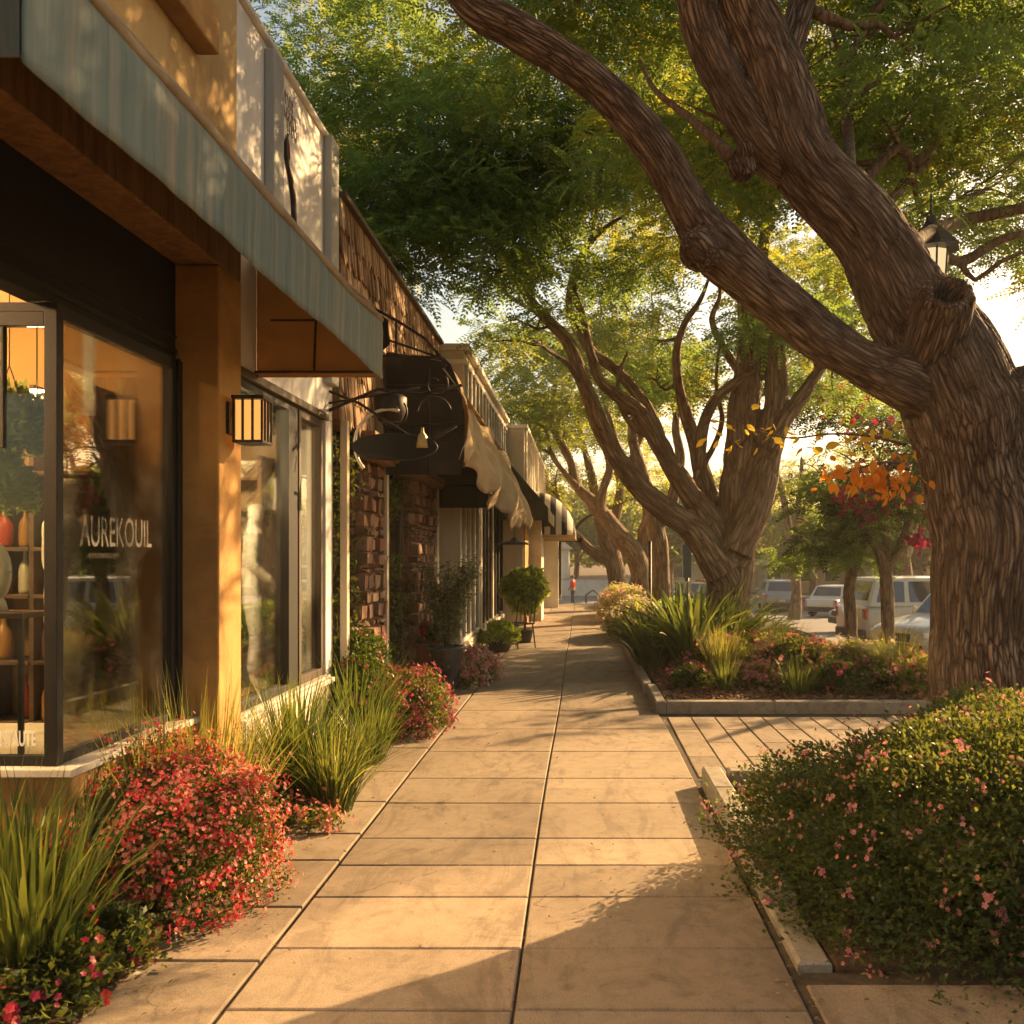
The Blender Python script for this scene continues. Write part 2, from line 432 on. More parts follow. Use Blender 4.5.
def blades(base, n, length, width, seed, lean=(.15, 1.0), spread=.12, droop=1.0, m=7, zup=1.0):
    """arching grass or strap leaves from a crown at base"""
    g = np.random.default_rng(seed)
    yaw = g.uniform(0, 2 * PI, n); ln = g.uniform(lean[0], lean[1], n)
    L = length * g.uniform(.55, 1.1, n); W = width * g.uniform(.6, 1.2, n)
    t = np.linspace(0, 1, m)
    ang = ln[:, None] * (.35 + droop * t[None, :] ** 1.3) + g.normal(0, .05, (n, m))
    ds = L[:, None] / (m - 1)
    h = np.concatenate([np.zeros((n, 1)), np.cumsum(np.sin(ang[:, :-1]) * ds, 1)], 1)
    z = np.concatenate([np.zeros((n, 1)), np.cumsum(np.cos(ang[:, :-1]) * ds, 1)], 1) * zup
    wob = g.normal(0, .25, n)[:, None] * t[None, :] ** 2 * L[:, None] * .3
    dx, dy = np.cos(yaw)[:, None], np.sin(yaw)[:, None]
    rr = spread * np.sqrt(g.uniform(0, 1, n))[:, None]
    cx = base[0] + dx * (h + rr) - dy * wob; cy = base[1] + dy * (h + rr) + dx * wob; cz = base[2] + z
    w = W[:, None] * np.clip(np.minimum(1, 6 * (t + .12)) * (1 - t ** 2.2), .02, 1)[None, :] * .5
    tw = g.normal(0, .5, n)[:, None]
    wx, wy, wz = -dy * np.cos(tw) * w, dx * np.cos(tw) * w, np.sin(tw) * w
    A = np.stack([cx + wx, cy + wy, cz + wz], -1); B = np.stack([cx - wx, cy - wy, cz - wz], -1)
    V = np.stack([A, B], 2)
    V[..., 2] = np.maximum(V[..., 2], base[2] + .004 + .01 * g.uniform(0, 1, (n, 1, 1)))
    return V

# ---------------------------------------------------------------- trees
def resample(pl, step):
    pts = np.array([p[:3] for p in pl], float); r = np.array([p[3] for p in pl], float)
    # Catmull-Rom
    P4 = np.vstack([2 * pts[0] - pts[1], pts, 2 * pts[-1] - pts[-2]]); out = []; ro = []
    for i in range(len(pts) - 1):
        a, b, c, d = P4[i:i + 4]; L = np.linalg.norm(c - b); k = max(2, int(L / step))
        for j in range(k):
            t = j / k
            out.append(.5 * (2 * b + (c - a) * t + (2 * a - 5 * b + 4 * c - d) * t * t + (3 * b - a - 3 * c + d) * t ** 3)); ro.append(r[i] * (1 - t) + r[i + 1] * t)
    out.append(pts[-1]); ro.append(r[-1])
    return np.array(out), np.array(ro)

def frames(pts):
    n = len(pts); T = np.gradient(pts, axis=0); T /= np.linalg.norm(T, axis=1)[:, None]
    e = np.zeros((n, 3)); v = np.array([1., 0, 0]); 
    for i in range(n):
        v = v - T[i] * v.dot(T[i]); nv = np.linalg.norm(v)
        if nv < 1e-4: v = np.cross(T[i], [0, 1, 0]); nv = np.linalg.norm(v)
        v = v / nv; e[i] = v
    s = np.concatenate([[0], np.cumsum(np.linalg.norm(np.diff(pts, axis=0), axis=1))])
    return T, e, np.cross(T, e), s

def bark_solid(name, limbs, voxel, mat, parent, seed, fiss=.012, kf=1., knobs=(), wob=.05, hollow=None):
    """trunk and main limbs grown together as one skin, with furrowed bark"""
    mb = MB(); S = []
    for li, pl in enumerate(limbs):
        pts, r = resample(pl, max(.05, voxel * 3))
        g = np.random.default_rng(seed + li)
        jit = (fbm(pts * 2.3 + seed, 2) - .5)
        r = r * (1 + .30 * jit)
        pts = pts + wob * r[:, None] / .2 * (np.stack([fbm(pts * 1.7 + k * 9.1, 2) for k in range(3)], -1) - .5)
        mb.tube([tuple(p) for p in pts], list(r), 20)
        T, e1, e2, s = frames(pts)
        S.append((pts, r, T, e1, e2, s + li * 13.7))
    for c, rr in knobs:
        mb.lathe([(rr * math.sin(a) + 1e-4, -rr * math.cos(a)) for a in np.linspace(0, PI, 9)], c, 12)
    me = bpy.data.meshes.new(name); me.from_pydata(mb.v, [], mb.f)
    ob = bpy.data.objects.new(name + '_tmp', me); COL.objects.link(ob)
    md = ob.modifiers.new('r', 'REMESH'); md.mode = 'VOXEL'; md.voxel_size = voxel
    ms = ob.modifiers.new('s', 'SMOOTH'); ms.factor = .6; ms.iterations = 7
    dg = bpy.context.evaluated_depsgraph_get(); dg.update()
    me2 = bpy.data.meshes.new_from_object(ob.evaluated_get(dg)); bpy.data.objects.remove(ob); me2.name = name
    n = len(me2.vertices); co = np.zeros(n * 3, np.float32); me2.vertices.foreach_get('co', co); co = co.reshape(-1, 3).astype(float)
    no = np.zeros(n * 3, np.float32); me2.vertices.foreach_get('normal', no); no = no.reshape(-1, 3).astype(float)
    C = np.concatenate([q[0] for q in S]); Rr = np.concatenate([q[1] for q in S]); T = np.concatenate([q[2] for q in S])
    E1 = np.concatenate([q[3] for q in S]); E2 = np.concatenate([q[4] for q in S]); SS = np.concatenate([q[5] for q in S])
    idx = np.zeros(n, int)
    for a in range(0, n, 4000):
        dd = ((co[a:a + 4000, None, :] - C[None]) ** 2).sum(-1) / (Rr[None] ** 2)
        idx[a:a + 4000] = dd.argmin(1)
    rel = co - C[idx]
    b = np.stack([(rel * E1[idx]).sum(1), (rel * E2[idx]).sum(1), SS[idx] + (rel * T[idx]).sum(1)], -1)
    w = b.copy(); w[:, :2] += .035 * (np.stack([fbm(b * 3.1, 2), fbm(b * 3.1 + 40, 2)], -1) - .5)
    f1 = np.abs(2 * fbm(w * np.array([17, 17, 3.2]) * kf + seed, 2) - 1)
    f2 = np.abs(2 * vnoise(w * np.array([34, 34, 5.]) * kf + seed + 5) - 1)
    h = np.clip(f1 / .26, 0, 1) * .75 + np.clip(f2 / .3, 0, 1) * .25
    rad = np.minimum(Rr[idx] / .25, 1.)
    swell = (fbm(b * np.array([3., 3., 1.6]) + 3, 2) - .5) * .11 * rad * (Rr[idx])
    co = co + no * ((h - .8) * fiss * rad + swell)[:, None]
    if hollow is not None:
        hc, hd, hr, depth = np.array(hollow[0]), np.array(hollow[1]), hollow[2], hollow[3]
        hd = hd / np.linalg.norm(hd); q = co - hc; ax = q @ hd; rd = np.linalg.norm(q - ax[:, None] * hd, axis=1)
        k = (rd < hr) & (ax > -hr * 1.0) & (np.linalg.norm(q, axis=1) < hr * 2.4)
        amt = np.where(k, depth * np.clip(1 - (rd / hr) ** 3, 0, 1), 0); co = co - hd * amt[:, None]; h = np.where(amt > depth * .25, 0., h)  # inside of the hollow also gets its shade as dark bark colour
    me2.vertices.foreach_set('co', co.astype(np.float32).reshape(-1))
    at = me2.attributes.new('bark', 'FLOAT_VECTOR', 'POINT'); at.data.foreach_set('vector', b.astype(np.float32).reshape(-1))
    at = me2.attributes.new('fiss', 'FLOAT', 'POINT'); at.data.foreach_set('value', h.astype(np.float32))
    me2.polygons.foreach_set('use_smooth', [True] * len(me2.polygons)); me2.update(); me2.materials.clear()
    link_mesh(name, me2, mat, parent)
    return C, Rr

def twigs_to(C, Rr, targets, seed, r0=.045, nseg=9, rmax=.16, sub=3, sublen=.5, maxd=6.):
    """bent branches from the nearest thinner limb to every clump of leaves, with a few side twigs"""
    g = np.random.default_rng(seed); mb = MB(); barkc = []
    thin = np.where(Rr < rmax)[0]
    pool = C[thin]; prr = Rr[thin]
    for c in targets:
        c = np.array(c)
        dv = c - pool; d = np.linalg.norm(dv, axis=1) + np.where(dv[:, 2] < -.2, 2.5, 0) + g.uniform(0, .5, len(pool))
        j = d.argmin(); a = pool[j]; L = np.linalg.norm(c - a)
        if L > maxd: continue
        up = np.array([0, 0, 1.]); mid1 = a + (c - a) * .35 + up * L * g.uniform(-.05, .22) + g.normal(0, .07 * L, 3); mid2 = a + (c - a) * .7 + g.normal(0, .07 * L, 3) + up * L * .1
        rr = min(prr[j] * .75, r0 * (.6 + .35 * L))
        pts, r = resample([(*a, rr), (*mid1, rr * .75), (*mid2, rr * .5), (*c, rr * .22)], .15)
        pts = pts + .03 * (np.stack([vnoise(pts * 4 + k * 7) for k in range(3)], -1) - .5) * 2
        mb.tube([tuple(p) for p in pts], list(r), 7)
        pool = np.vstack([pool, pts[2::3]]); prr = np.concatenate([prr, r[2::3]])
        for q in range(sub):
            k = int(g.uniform(.45, .98) * (len(pts) - 1)); dr = g.normal(size=3); dr[2] = abs(dr[2]) * .5; dr /= np.linalg.norm(dr)
            l = sublen * g.uniform(.6, 1.2)
            e = pts[k] + dr * l; m_ = pts[k] + dr * l * .5 + g.normal(0, .05, 3)
            mb.tube([pts[k], m_, e], [r[k] * .6 + .003, r[k] * .4 + .002, .003], 5)
    return mb

def add_bark_attr(o, s=1.):
    me = o.data; n = len(me.vertices); co = np.zeros(n * 3, np.float32); me.vertices.foreach_get('co', co)
    at = me.attributes.new('bark', 'FLOAT_VECTOR', 'POINT'); at.data.foreach_set('vector', co)
    at = me.attributes.new('fiss', 'FLOAT', 'POINT'); at.data.foreach_set('value', np.ones(n, np.float32))

def region(n, x0, x1, y0, y1, Y0, Y1, seed, r=(.55, .95), gap=.35, gs=.5):
    """clump centres spread through a block of air given by its measured outline and depth"""
    g = np.random.default_rng(seed); out = []; k = 0
    while len(out) < n and k < n * 30:
        k += 1
        Y = g.uniform(Y0, Y1); p = np.array(P(g.uniform(x0, x1), g.uniform(y0, y1), Y))
        if vnoise((p * gs)[None] + seed)[0] < gap: continue
        if out and min(np.linalg.norm(p - q[0]) for q in out) < .42: continue
        out.append((p, g.uniform(*r)))
    return out
# ---------------------------------------------------------------- camera, light, sky
cam = bpy.data.cameras.new('camera'); co_ = bpy.data.objects.new('camera', cam); COL.objects.link(co_)
co_.location = (0, 0, EYE); co_.rotation_euler = (R(90), 0, 0)
cam.lens = FPX / 1024 * 36; cam.sensor_width = 36
cam.shift_x = -(VPX - 512) / 1024; cam.shift_y = (VPY - 512) / 1024
cam.clip_end = 2000; cam.clip_start = .05
cam.dof.use_dof = True; cam.dof.focus_distance = 6.2; cam.dof.aperture_fstop = 6.3
sc.camera = co_
SUN_AZ, SUN_EL = R(46), R(23)            # azimuth from straight ahead towards the right
sv = Vector((math.sin(SUN_AZ) * math.cos(SUN_EL), math.cos(SUN_AZ) * math.cos(SUN_EL), math.sin(SUN_EL)))
sl = bpy.data.lights.new('sun', 'SUN'); so = bpy.data.objects.new('sun', sl); COL.objects.link(so)
sl.energy = 5.0; sl.angle = R(.4); sl.color = (1.0, .64, .30)
so.rotation_euler = sv.to_track_quat('Z', 'Y').to_euler()
w = bpy.data.worlds.new('World'); sc.world = w; w.use_nodes = True
wt = w.node_tree; wt.nodes.clear()
sky = wt.nodes.new('ShaderNodeTexSky'); sky.sky_type = 'NISHITA'; sky.sun_disc = False
sky.sun_elevation = SUN_EL; sky.sun_rotation = SUN_AZ; sky.dust_density = 1.6; sky.air_density = 1.2; sky.ozone_density = .6
tint = wt.nodes.new('ShaderNodeMix'); tint.data_type = 'RGBA'; tint.blend_type = 'MULTIPLY'; tint.inputs[0].default_value = 1
tint.inputs[7].default_value = (1.16, .97, .78, 1)
bg = wt.nodes.new('ShaderNodeBackground'); bg.inputs[1].default_value = .06
wo = wt.nodes.new('ShaderNodeOutputWorld')
wt.links.new(sky.outputs[0], tint.inputs[6]); wt.links.new(tint.outputs[2], bg.inputs[0]); wt.links.new(bg.outputs[0], wo.inputs[0])
sc.view_settings.view_transform = 'Standard'; sc.view_settings.look = 'None'; sc.view_settings.gamma = 1; sc.view_settings.exposure = 1.74
sc.render.engine = 'CYCLES'
cy = sc.cycles
cy.use_denoising = True
try: cy.denoiser = 'OPENIMAGEDENOISE'
except Exception: pass
cy.max_bounces = 7; cy.diffuse_bounces = 3; cy.glossy_bounces = 3; cy.transmission_bounces = 4; cy.transparent_max_bounces = 8; cy.volume_bounces = 0
cy.use_adaptive_sampling = True; cy.adaptive_threshold = .015
cy.caustics_reflective = False; cy.caustics_refractive = False; cy.sample_clamp_indirect = 6.

# ---------------------------------------------------------------- ground
def mat_concrete(name, c1, c2, dark, island=True):
    t = NT(name); v = t.coord('Object')
    n1 = t.noise(v, .9, 6, .65, .3); n2 = t.noise(v, 9., 5, .7); n3 = t.noise(v, 160., 3, .7)
    col = t.ramp(n1, [(.3, c1), (.7, c2)])
    col = t.mixc(t.math('MULTIPLY', t.ramp(n2, [(.45, (0, 0, 0)), (.75, (1, 1, 1))]), .35), col, dark)
    blot = t.ramp(t.noise(v, 3.1, 4, .75, 1.2), [(.56, (0, 0, 0)), (.7, (1, 1, 1))])
    col = t.mixc(t.math('MULTIPLY', blot, .5), col, dark)
    run = t.ramp(t.noise(t.coord('Object', (1.1, .35, 1)), 2.2, 6, .75, 2.2), [(.5, (0, 0, 0)), (.62, (1, 1, 1))])
    col = t.mixc(t.math('MULTIPLY', run, .45), col, dark)
    vc = t.n('ShaderNodeTexVoronoi', feature='DISTANCE_TO_EDGE'); vc.inputs['Scale'].default_value = .55
    wv = t.n('ShaderNodeVectorMath', operation='ADD'); t.l(v, wv.inputs[0]); nn = t.n('ShaderNodeTexNoise'); nn.inputs['Scale'].default_value = 4.; nn.inputs['Detail'].default_value = 5; t.l(v, nn.inputs['Vector']); sc3 = t.n('ShaderNodeVectorMath', operation='SCALE'); sc3.inputs['Scale'].default_value = .35; t.l(nn.outputs['Color'], sc3.inputs[0]); t.l(sc3.outputs[0], wv.inputs[1]); t.l(wv.outputs[0], vc.inputs['Vector'])
    ck = t.math('MULTIPLY', t.ramp(vc.outputs['Distance'], [(.0, (1, 1, 1)), (.004, (0, 0, 0))]), t.ramp(t.noise(v, .8, 2), [(.52, (0, 0, 0)), (.58, (1, 1, 1))]))
    col = t.mixc(t.math('MULTIPLY', ck, .7), col, (.05, .035, .02))
    col = t.mixc(t.math('MULTIPLY', t.ramp(n3, [(.34, (1, 1, 1)), (.48, (0, 0, 0))]), .7), col, dark)
    # gum spots and tiny stains
    vo = t.n('ShaderNodeTexVoronoi'); vo.inputs['Scale'].default_value = 3.3; t.l(v, vo.inputs['Vector'])
    sp = t.ramp(vo.outputs['Distance'], [(.035, (1, 1, 1)), (.06, (0, 0, 0))])
    col = t.mixc(t.math('MULTIPLY', sp, .5), col, dark)
    if island:
        g = t.n('ShaderNodeNewGeometry')
        hs = t.n('ShaderNodeHueSaturation'); t.l(col, hs.inputs['Color'])
        t.l(t.math('ADD', t.math('MULTIPLY', g.outputs['Random Per Island'], .40), .80), hs.inputs['Value']); col = hs.outputs[0]
    # broom finish across the walk
    br = t.noise(t.coord('Object', (6, 420, 6)), 1., 2, .5)
    h = t.math('ADD', t.math('ADD', t.math('MULTIPLY', n3, .7), t.math('MULTIPLY', br, .5)), t.math('MULTIPLY', n2, 1.2))
    t.princ(col, t.math('ADD', t.math('MULTIPLY', n2, .2), .68), 0, t.bump(h, .55, .004), .35)
    return t.m
M['walk'] = mat_concrete('walk', (.235, .178, .118), (.35, .27, .183), (.10, .07, .046))
M['kerb'] = mat_concrete('kerb', (.25, .215, .165), (.36, .31, .24), (.10, .08, .055), False)
M['joint'] = mat_rough('joint', (.035, .025, .017), (.10, .075, .045), 14., .95)
M['soil'] = mat_rough('soil', (.045, .026, .015), (.11, .065, .035), 7., .95, .8, 45., .02)
M['asphalt'] = mat_rough('asphalt', (.13, .12, .105), (.19, .175, .155), 1.5, .75, .4, 160., .004)
M['paint'] = mat_rough('paint', (.6, .56, .5), (.75, .72, .65), 6., .7)

gb = MB()      # one ground sheet, lower under the street than under the walk
def sg(u): return 1 / (1 + math.exp(-max(-30, min(30, u))))
def gz(x, y):
    ax = sg((x - 5.1) * 3.2); ay = sg((y - 36.5) * 2.5)
    a = max(ax, ay)
    low = -.86 if y < 28 else -.86 - .45 * min(1, (y - 28) / 22)
    return -.06 * (1 - a) + low * a
xs = [-400, -60, -8, -4, -2] + [i * .5 for i in range(-2, 14)] + [8, 10, 14, 20, 30, 60, 400]
ys = [-60, -10, 0, 5, 10, 15, 20, 25, 28, 31, 33] + [34 + i * .5 for i in range(12)] + [42, 46, 50, 60, 90, 160, 700]
gb.add([(x, y, gz(x, y)) for x in xs for y in ys], [(i * len(ys) + j, (i + 1) * len(ys) + j, (i + 1) * len(ys) + j + 1, i * len(ys) + j + 1) for i in range(len(xs) - 1) for j in range(len(ys) - 1)])
tag(gb.build('ground', M['soil'], smooth=True), kind='structure')
rb = MB()
def rz_(y): return gz(12, y) + .03
rys = [-20, 0, 10, 20, 28, 31, 34, 38, 42, 46, 50, 58, 70, 95]
rb.add([(x, y, rz_(y) + (.0 if x > 5.8 else .02)) for x in (6.3, 9, 14, 24) for y in rys], [(i * len(rys) + j, (i + 1) * len(rys) + j, (i + 1) * len(rys) + j + 1, i * len(rys) + j + 1) for i in range(3) for j in range(len(rys) - 1)])
tag(rb.build('road', M['asphalt']), kind='structure')
cb = MB(); cys = [39, 42, 46, 50, 58, 70]
cb.add([(x, y, rz_(y) - .002) for x in (-40, -3, 2, 6.3) for y in cys], [(i * len(cys) + j, (i + 1) * len(cys) + j, (i + 1) * len(cys) + j + 1, i * len(cys) + j + 1) for i in range(3) for j in range(len(cys) - 1)])
tag(cb.build('cross_street', M['asphalt']), kind='structure')

# sidewalk slabs, each cast separately with open joints over a dark base
rowsY = [1.2, 2.0, 2.75, 3.52, 4.07, 4.68, 5.16, 5.65, 6.45, 7.17, 8.15, 9.2, 10.3]
while rowsY[-1] < 33: rowsY.append(rowsY[-1] + 1.15)
rowsL = [1.0, 2.2, 3.1, 3.95, 4.55, 5.25, 5.75, 6.5, 7.4, 8.3, 9.3, 10.3]
while rowsL[-1] < 33: rowsL.append(rowsL[-1] + 1.2)
def xr(y): return .80 if y < 9 else .80 - .09 * min(1, (y - 9) / 4)
def jl(y): return -1.26 + (.0 if y < 17 else .34 * min(1, (y - 17) / 10))
def jc(y): return -.246 + .03 * math.sin(y * .7) * .3
sb = MB()
def slab(b, c4, z0, z1, g=.006, ch=.006):
    """one slab with a rounded arris: corners in order around"""
    cx = sum(p[0] for p in c4) / 4; cy_ = sum(p[1] for p in c4) / 4
    def ins(p, d): 
        dx, dy = cx - p[0], cy_ - p[1]; return (p[0] + math.copysign(d, dx), p[1] + math.copysign(d, dy))
    o = [ins(p, g) for p in c4]; i_ = [ins(p, g + ch) for p in c4]
    t1, t2 = random.uniform(-.0025, .0025), random.uniform(-.0025, .0025)
    zz = lambda p: z1 + t1 * (p[0] - cx) + t2 * (p[1] - cy_)
    vs = [(*p, z0) for p in o] + [(*p, zz(p) - ch) for p in o] + [(*p, zz(p)) for p in i_]
    fs = [(8, 9, 10, 11)] + [(4 + k, 4 + (k + 1) % 4, 8 + (k + 1) % 4, 8 + k) for k in range(4)] + [(k, (k + 1) % 4, 4 + (k + 1) % 4, 4 + k) for k in range(4)]
    b.add(vs, fs)
for a, b in zip(rowsY[:-1], rowsY[1:]):
    slab(sb, [(jc(a), a), (xr(a), a), (xr(b), b), (jc(b), b)], -.05, .0)
    slab(sb, [(jl(a), a), (jc(a), a), (jc(b), b), (jl(b), b)], -.05, .0)
for a, b in zip(rowsL[:-1], rowsL[1:]):
    if jl(b) + .9 > .0: pass
    slab(sb, [(-2.02, a), (jl(a) - .004, a), (jl(b) - .004, b), (-2.02, b)], -.05, -.001, .011, .004)
# paved strip in front of the flower bed
for x0, x1 in ((.83, 1.62), (1.62, 2.35), (2.35, 3.3), (3.3, 4.4)):
    for y0, y1 in ((1.5, 2.6), (2.6, 3.74)):
        slab(sb, [(x0, y0), (x1, y0), (x1, y1), (x0, y1)], -.05, -.002, .008)
# crossing by the bed: long narrow pavers laid along the street
for k in range(14):
    x0 = .84 + k * .235
    n = [7.22, 8.55, 9.9] if k % 2 else [7.22, 7.95, 9.2, 9.9]
    for y0, y1 in zip(n[:-1], n[1:]): slab(sb, [(x0, y0), (x0 + .235, y0), (x0 + .235, y1), (x0, y1)], -.05, -.004, .005)
tag(sb.build('sidewalk', M['walk']), kind='structure')
jb = MB(); jb.box(-2.1, 4.6, .6, 33.2, -.058, -.014)
tag(jb.build('sidewalk_joint', M['joint']), kind='structure')
# planting bed soil, proud of the paving
pb = MB(); pb.box(-2.14, -1.72, 1.0, 17.0, -.05, .012); pb.box(.97, 4.4, 3.86, 6.9, -.05, .02); pb.box(.86, 4.4, 10.32, 33, -.05, .09)
tag(pb.build('planting_bed', M['soil'], bevel=.02), kind='structure')

# kerbs: separate stones
def kerb(name, label, parts_, z=.13):
    b = MB()
    for i, c in enumerate(parts_): slab(b, c, -.05, z if not (z > .12 and i < 2) else (.03, .085)[i], .003, .014)
    return tag(b.build(name, M['kerb']), label, 'kerb')
kp = []
for k in range(5):
    y0, y1 = 3.86 + k * .62, 3.86 + (k + 1) * .62
    kp.append([(.83, y0), (.97, y0), (.97, y1), (.83, y1)])
kerb('kerb', 'raised concrete kerb along the big pink-flowered bush', kp + [[(1.0, 6.8), (2.2, 6.8), (2.2, 6.96), (1.0, 6.96)]])
kerb('kerb', 'concrete kerb around the mulch bed with strap-leaved plants', [[(.745, 10.15), (.86, 10.15), (.86, 11.6), (.745, 11.6)]] + [[(.86 + k * 1.1, 10.15), (1.96 + k * 1.1, 10.15), (1.96 + k * 1.1, 10.31), (.86 + k * 1.1, 10.31)] for k in range(3)] + [[(.7, 11.6 + k * 2), (.82, 11.6 + k * 2), (.82, 13.6 + k * 2), (.7, 13.6 + k * 2)] for k in range(10)], .11)
# drain grate
gt = thing('drain_grate', 'narrow slotted metal drain grate across the paver crossing', 'drain grate', (1.0, 7.1, 0))
b = MB(); b.box(-.14, .9, -.06, -.045, -.04, .004); b.box(-.14, .9, .045, .06, -.04, .004); b.build('frame', mat_plain('grate_metal', (.28, .25, .2), .5, .6), gt, False)
b = MB()
for k in range(34): b.box(-.13 + k * .03, -.113 + k * .03, -.045, .045, -.03, .002)
b.build('grating', bpy.data.materials['grate_metal'], gt, False)

# bark chips of the mulch and fallen leaves
g = np.random.default_rng(5)
n = 9000
p = np.stack([g.uniform(.88, 4.2, n), g.uniform(10.35, 13.5, n), g.uniform(.095, .125, n)], -1)
tag(npmesh('mulch', diamonds(p, g.uniform(.03, .09, n), g.uniform(.012, .03, n), g.uniform(0, 6.3, n), g.normal(0, .3, n), g.normal(0, .5, n)), mat_leaf('chip', [(.06, .03, .018), (.16, .08, .045), (.26, .15, .09)], .0)), kind='stuff')
n = 620
p = np.stack([np.where(g.uniform(0, 1, n) < .7, -1.72 + np.abs(g.normal(0, .22, n)), g.uniform(-1.5, .8, n)), g.uniform(2.6, 17, n), np.full(n, .009)], -1)
n2 = 220; p2 = np.stack([.80 + g.normal(0, .05, n2), g.uniform(3, 7.2, n2), np.full(n2, .006)], -1)
n3 = 340; p3 = np.stack([g.uniform(1.0, 3.4, n3), g.uniform(3.2, 4.1, n3), np.full(n3, .024)], -1); p3[:, 2] = np.where(p3[:, 1] < 3.84, .006, .028)
n4 = 170; p4 = np.stack([g.uniform(-1.2, .8, n4), g.uniform(2.8, 14, n4), np.full(n4, .006)], -1)
p = np.concatenate([p, p2, p3, p4]); n = len(p)
tag(npmesh('leaf_litter', diamonds(p, g.uniform(.012, .035, n), g.uniform(.006, .016, n), g.uniform(0, 6.3, n), g.normal(0, .18, n), g.normal(0, .3, n), .2), mat_leaf('litter', [(.10, .05, .02), (.25, .15, .06), (.38, .28, .14)], .2)), kind='stuff')
# ---------------------------------------------------------------- the big near tree
def pl(Y, *pts):
    """limb: (px, py, radius in metres[, depth])"""
    return [(*P(q[0], q[1], q[3] if len(q) > 3 else Y), q[2]) for q in pts]
TY = 6.35
T1 = thing('street_tree', 'huge furrowed street tree leaning over the walk, behind the big flowering bush', 'tree', (2.6, TY, 0), group=None)
limbs1 = [
    [(2.72, TY + .05, -.15, .60)] + pl(TY, (1000, 765, .46), (994, 700, .385), (991, 620, .365), (986, 540, .365), (975, 470, .38), (965, 415, .40), (950, 370, .37), (933, 332, .31), (898, 290, .255), (860, 228, .235), (806, 165, .225), (784, 105, .205), (766, 55, .195), (745, 5, .19), (732, -60, .18), (715, -180, .17, 6.6), (690, -330, .12, 7.)),
    pl(TY, (812, 178, .17), (782, 160, .16), (752, 125, .15), (722, 72, .145), (702, 20, .135), (690, -30, .13), (668, -110, .12, 6.6), (640, -230, .09, 7.2)),
    pl(TY, (775, 100, .12, 6.5), (786, 60, .1, 6.55), (799, 15, .095, 6.6), (812, -40, .09, 6.7), (840, -130, .07, 7.2)),
    pl(TY, (945, 400, .24), (905, 380, .19, 6.25), (855, 357, .15, 6.2), (805, 325, .148, 6.15), (752, 280, .146, 6.1), (712, 243, .15, 6.1), (682, 196, .122, 6.1), (650, 142, .117, 6.1), (608, 95, .117, 6.1), (560, 57, .12, 6.1), (512, 28, .115, 6.1), (470, 3, .108, 6.1), (440, -55, .10, 6.2), (425, -130, .08, 6.4)),
    pl(TY, (960, 450, .30), (1000, 412, .24, 6.3), (1045, 392, .2, 6.25), (1110, 360, .17, 6.2), (1180, 300, .13, 6.1)),
    pl(TY, (930, 345, .18, 6.2), (942, 308, .17, 6.05), (948, 290, .155, 5.95)),
]
C1, R1 = bark_solid('trunk', limbs1, .0135, M['bark_near'], T1, 11, .022, 1.15, knobs=[(P(742, 168, 6.2), .09), (P(700, 250, 6.0), .13), (P(745, 150, 6.15), .06)], wob=.06,
                    hollow=((2.19, 5.90, 3.20), (.1, -.78, .62), .10, .15))
cl = region(62, 620, 1080, -160, 240, 8.0, 12, 3, (.55, .95), .2) + region(16, 480, 720, -170, 30, 8.0, 10.5, 4, (.5, .8), .2) + region(10, 850, 1080, 150, 290, 9.0, 11.5, 5, (.35, .6), .3) + region(14, 850, 1150, -100, 80, 6.8, 8.5, 6, (.4, .7), .3)
cl += [(np.array([g_x, g_y, g_z]), .8) for g_x, g_y, g_z in ((4.6, 7.5, 5.9), (6.2, 7., 6.), (3.8, 6.8, 6.6), (2.2, 6.5, 7.4), (4.2, 10, 6.9))]
FT = frond_template()
tw = twigs_to(C1, R1, [c for c, r in cl], 5, .05, rmax=.22, sub=4, maxd=7)
extra = [pl(8, (905, 250, .05, 6.6), (930, 232, .05, 7.2), (965, 220, .05), (1024, 208, .045), (1100, 190, .03)),
         pl(8, (930, 240, .03, 7.6), (960, 262, .045), (1000, 240, .035), (1050, 228, .02)),
         pl(8, (960, 262, .03), (975, 280, .02), (1000, 262, .02), (1030, 250, .012)),
         pl(6.2, (733, 160, .05), (715, 140, .035, 6.4), (690, 118, .028, 6.8), (655, 90, .02, 7.3), (640, 60, .012, 8)),
         pl(7.5, (850, 170, .04, 6.4), (848, 120, .04), (850, 60, .03), (870, 20, .02), (885, -20, .01)),
         pl(7.5, (850, 110, .025), (865, 90, .02), (890, 75, .014)), pl(7.5, (848, 80, .02), (835, 40, .015), (825, 5, .01)),
         pl(8., (875, 215, .03, 6.6), (900, 190, .04), (918, 160, .04), (935, 148, .02)), pl(8., (900, 190, .03), (925, 165, .025), (930, 160, .02))]
for e in extra:
    pts, r = resample(e, .12); tw.tube([tuple(q) for q in pts], list(r), 8)
o = tw.build('branchwork', M['bark_thin'], T1, smooth=True); add_bark_attr(o)
for q_, m_ in ((0, 'leaf_sun_gold'), (1, 'leaf_fresh')):  # part of the clumps yellower: sun highlights painted as leaf colour
    cq = [x for i, x in enumerate(cl) if (i % 3 == 0) == (q_ == 0)]
    npmesh('crown', fronds([c for c, r in cq], [r for c, r in cq], 190, 21 + q_, FT), M[m_], T1)
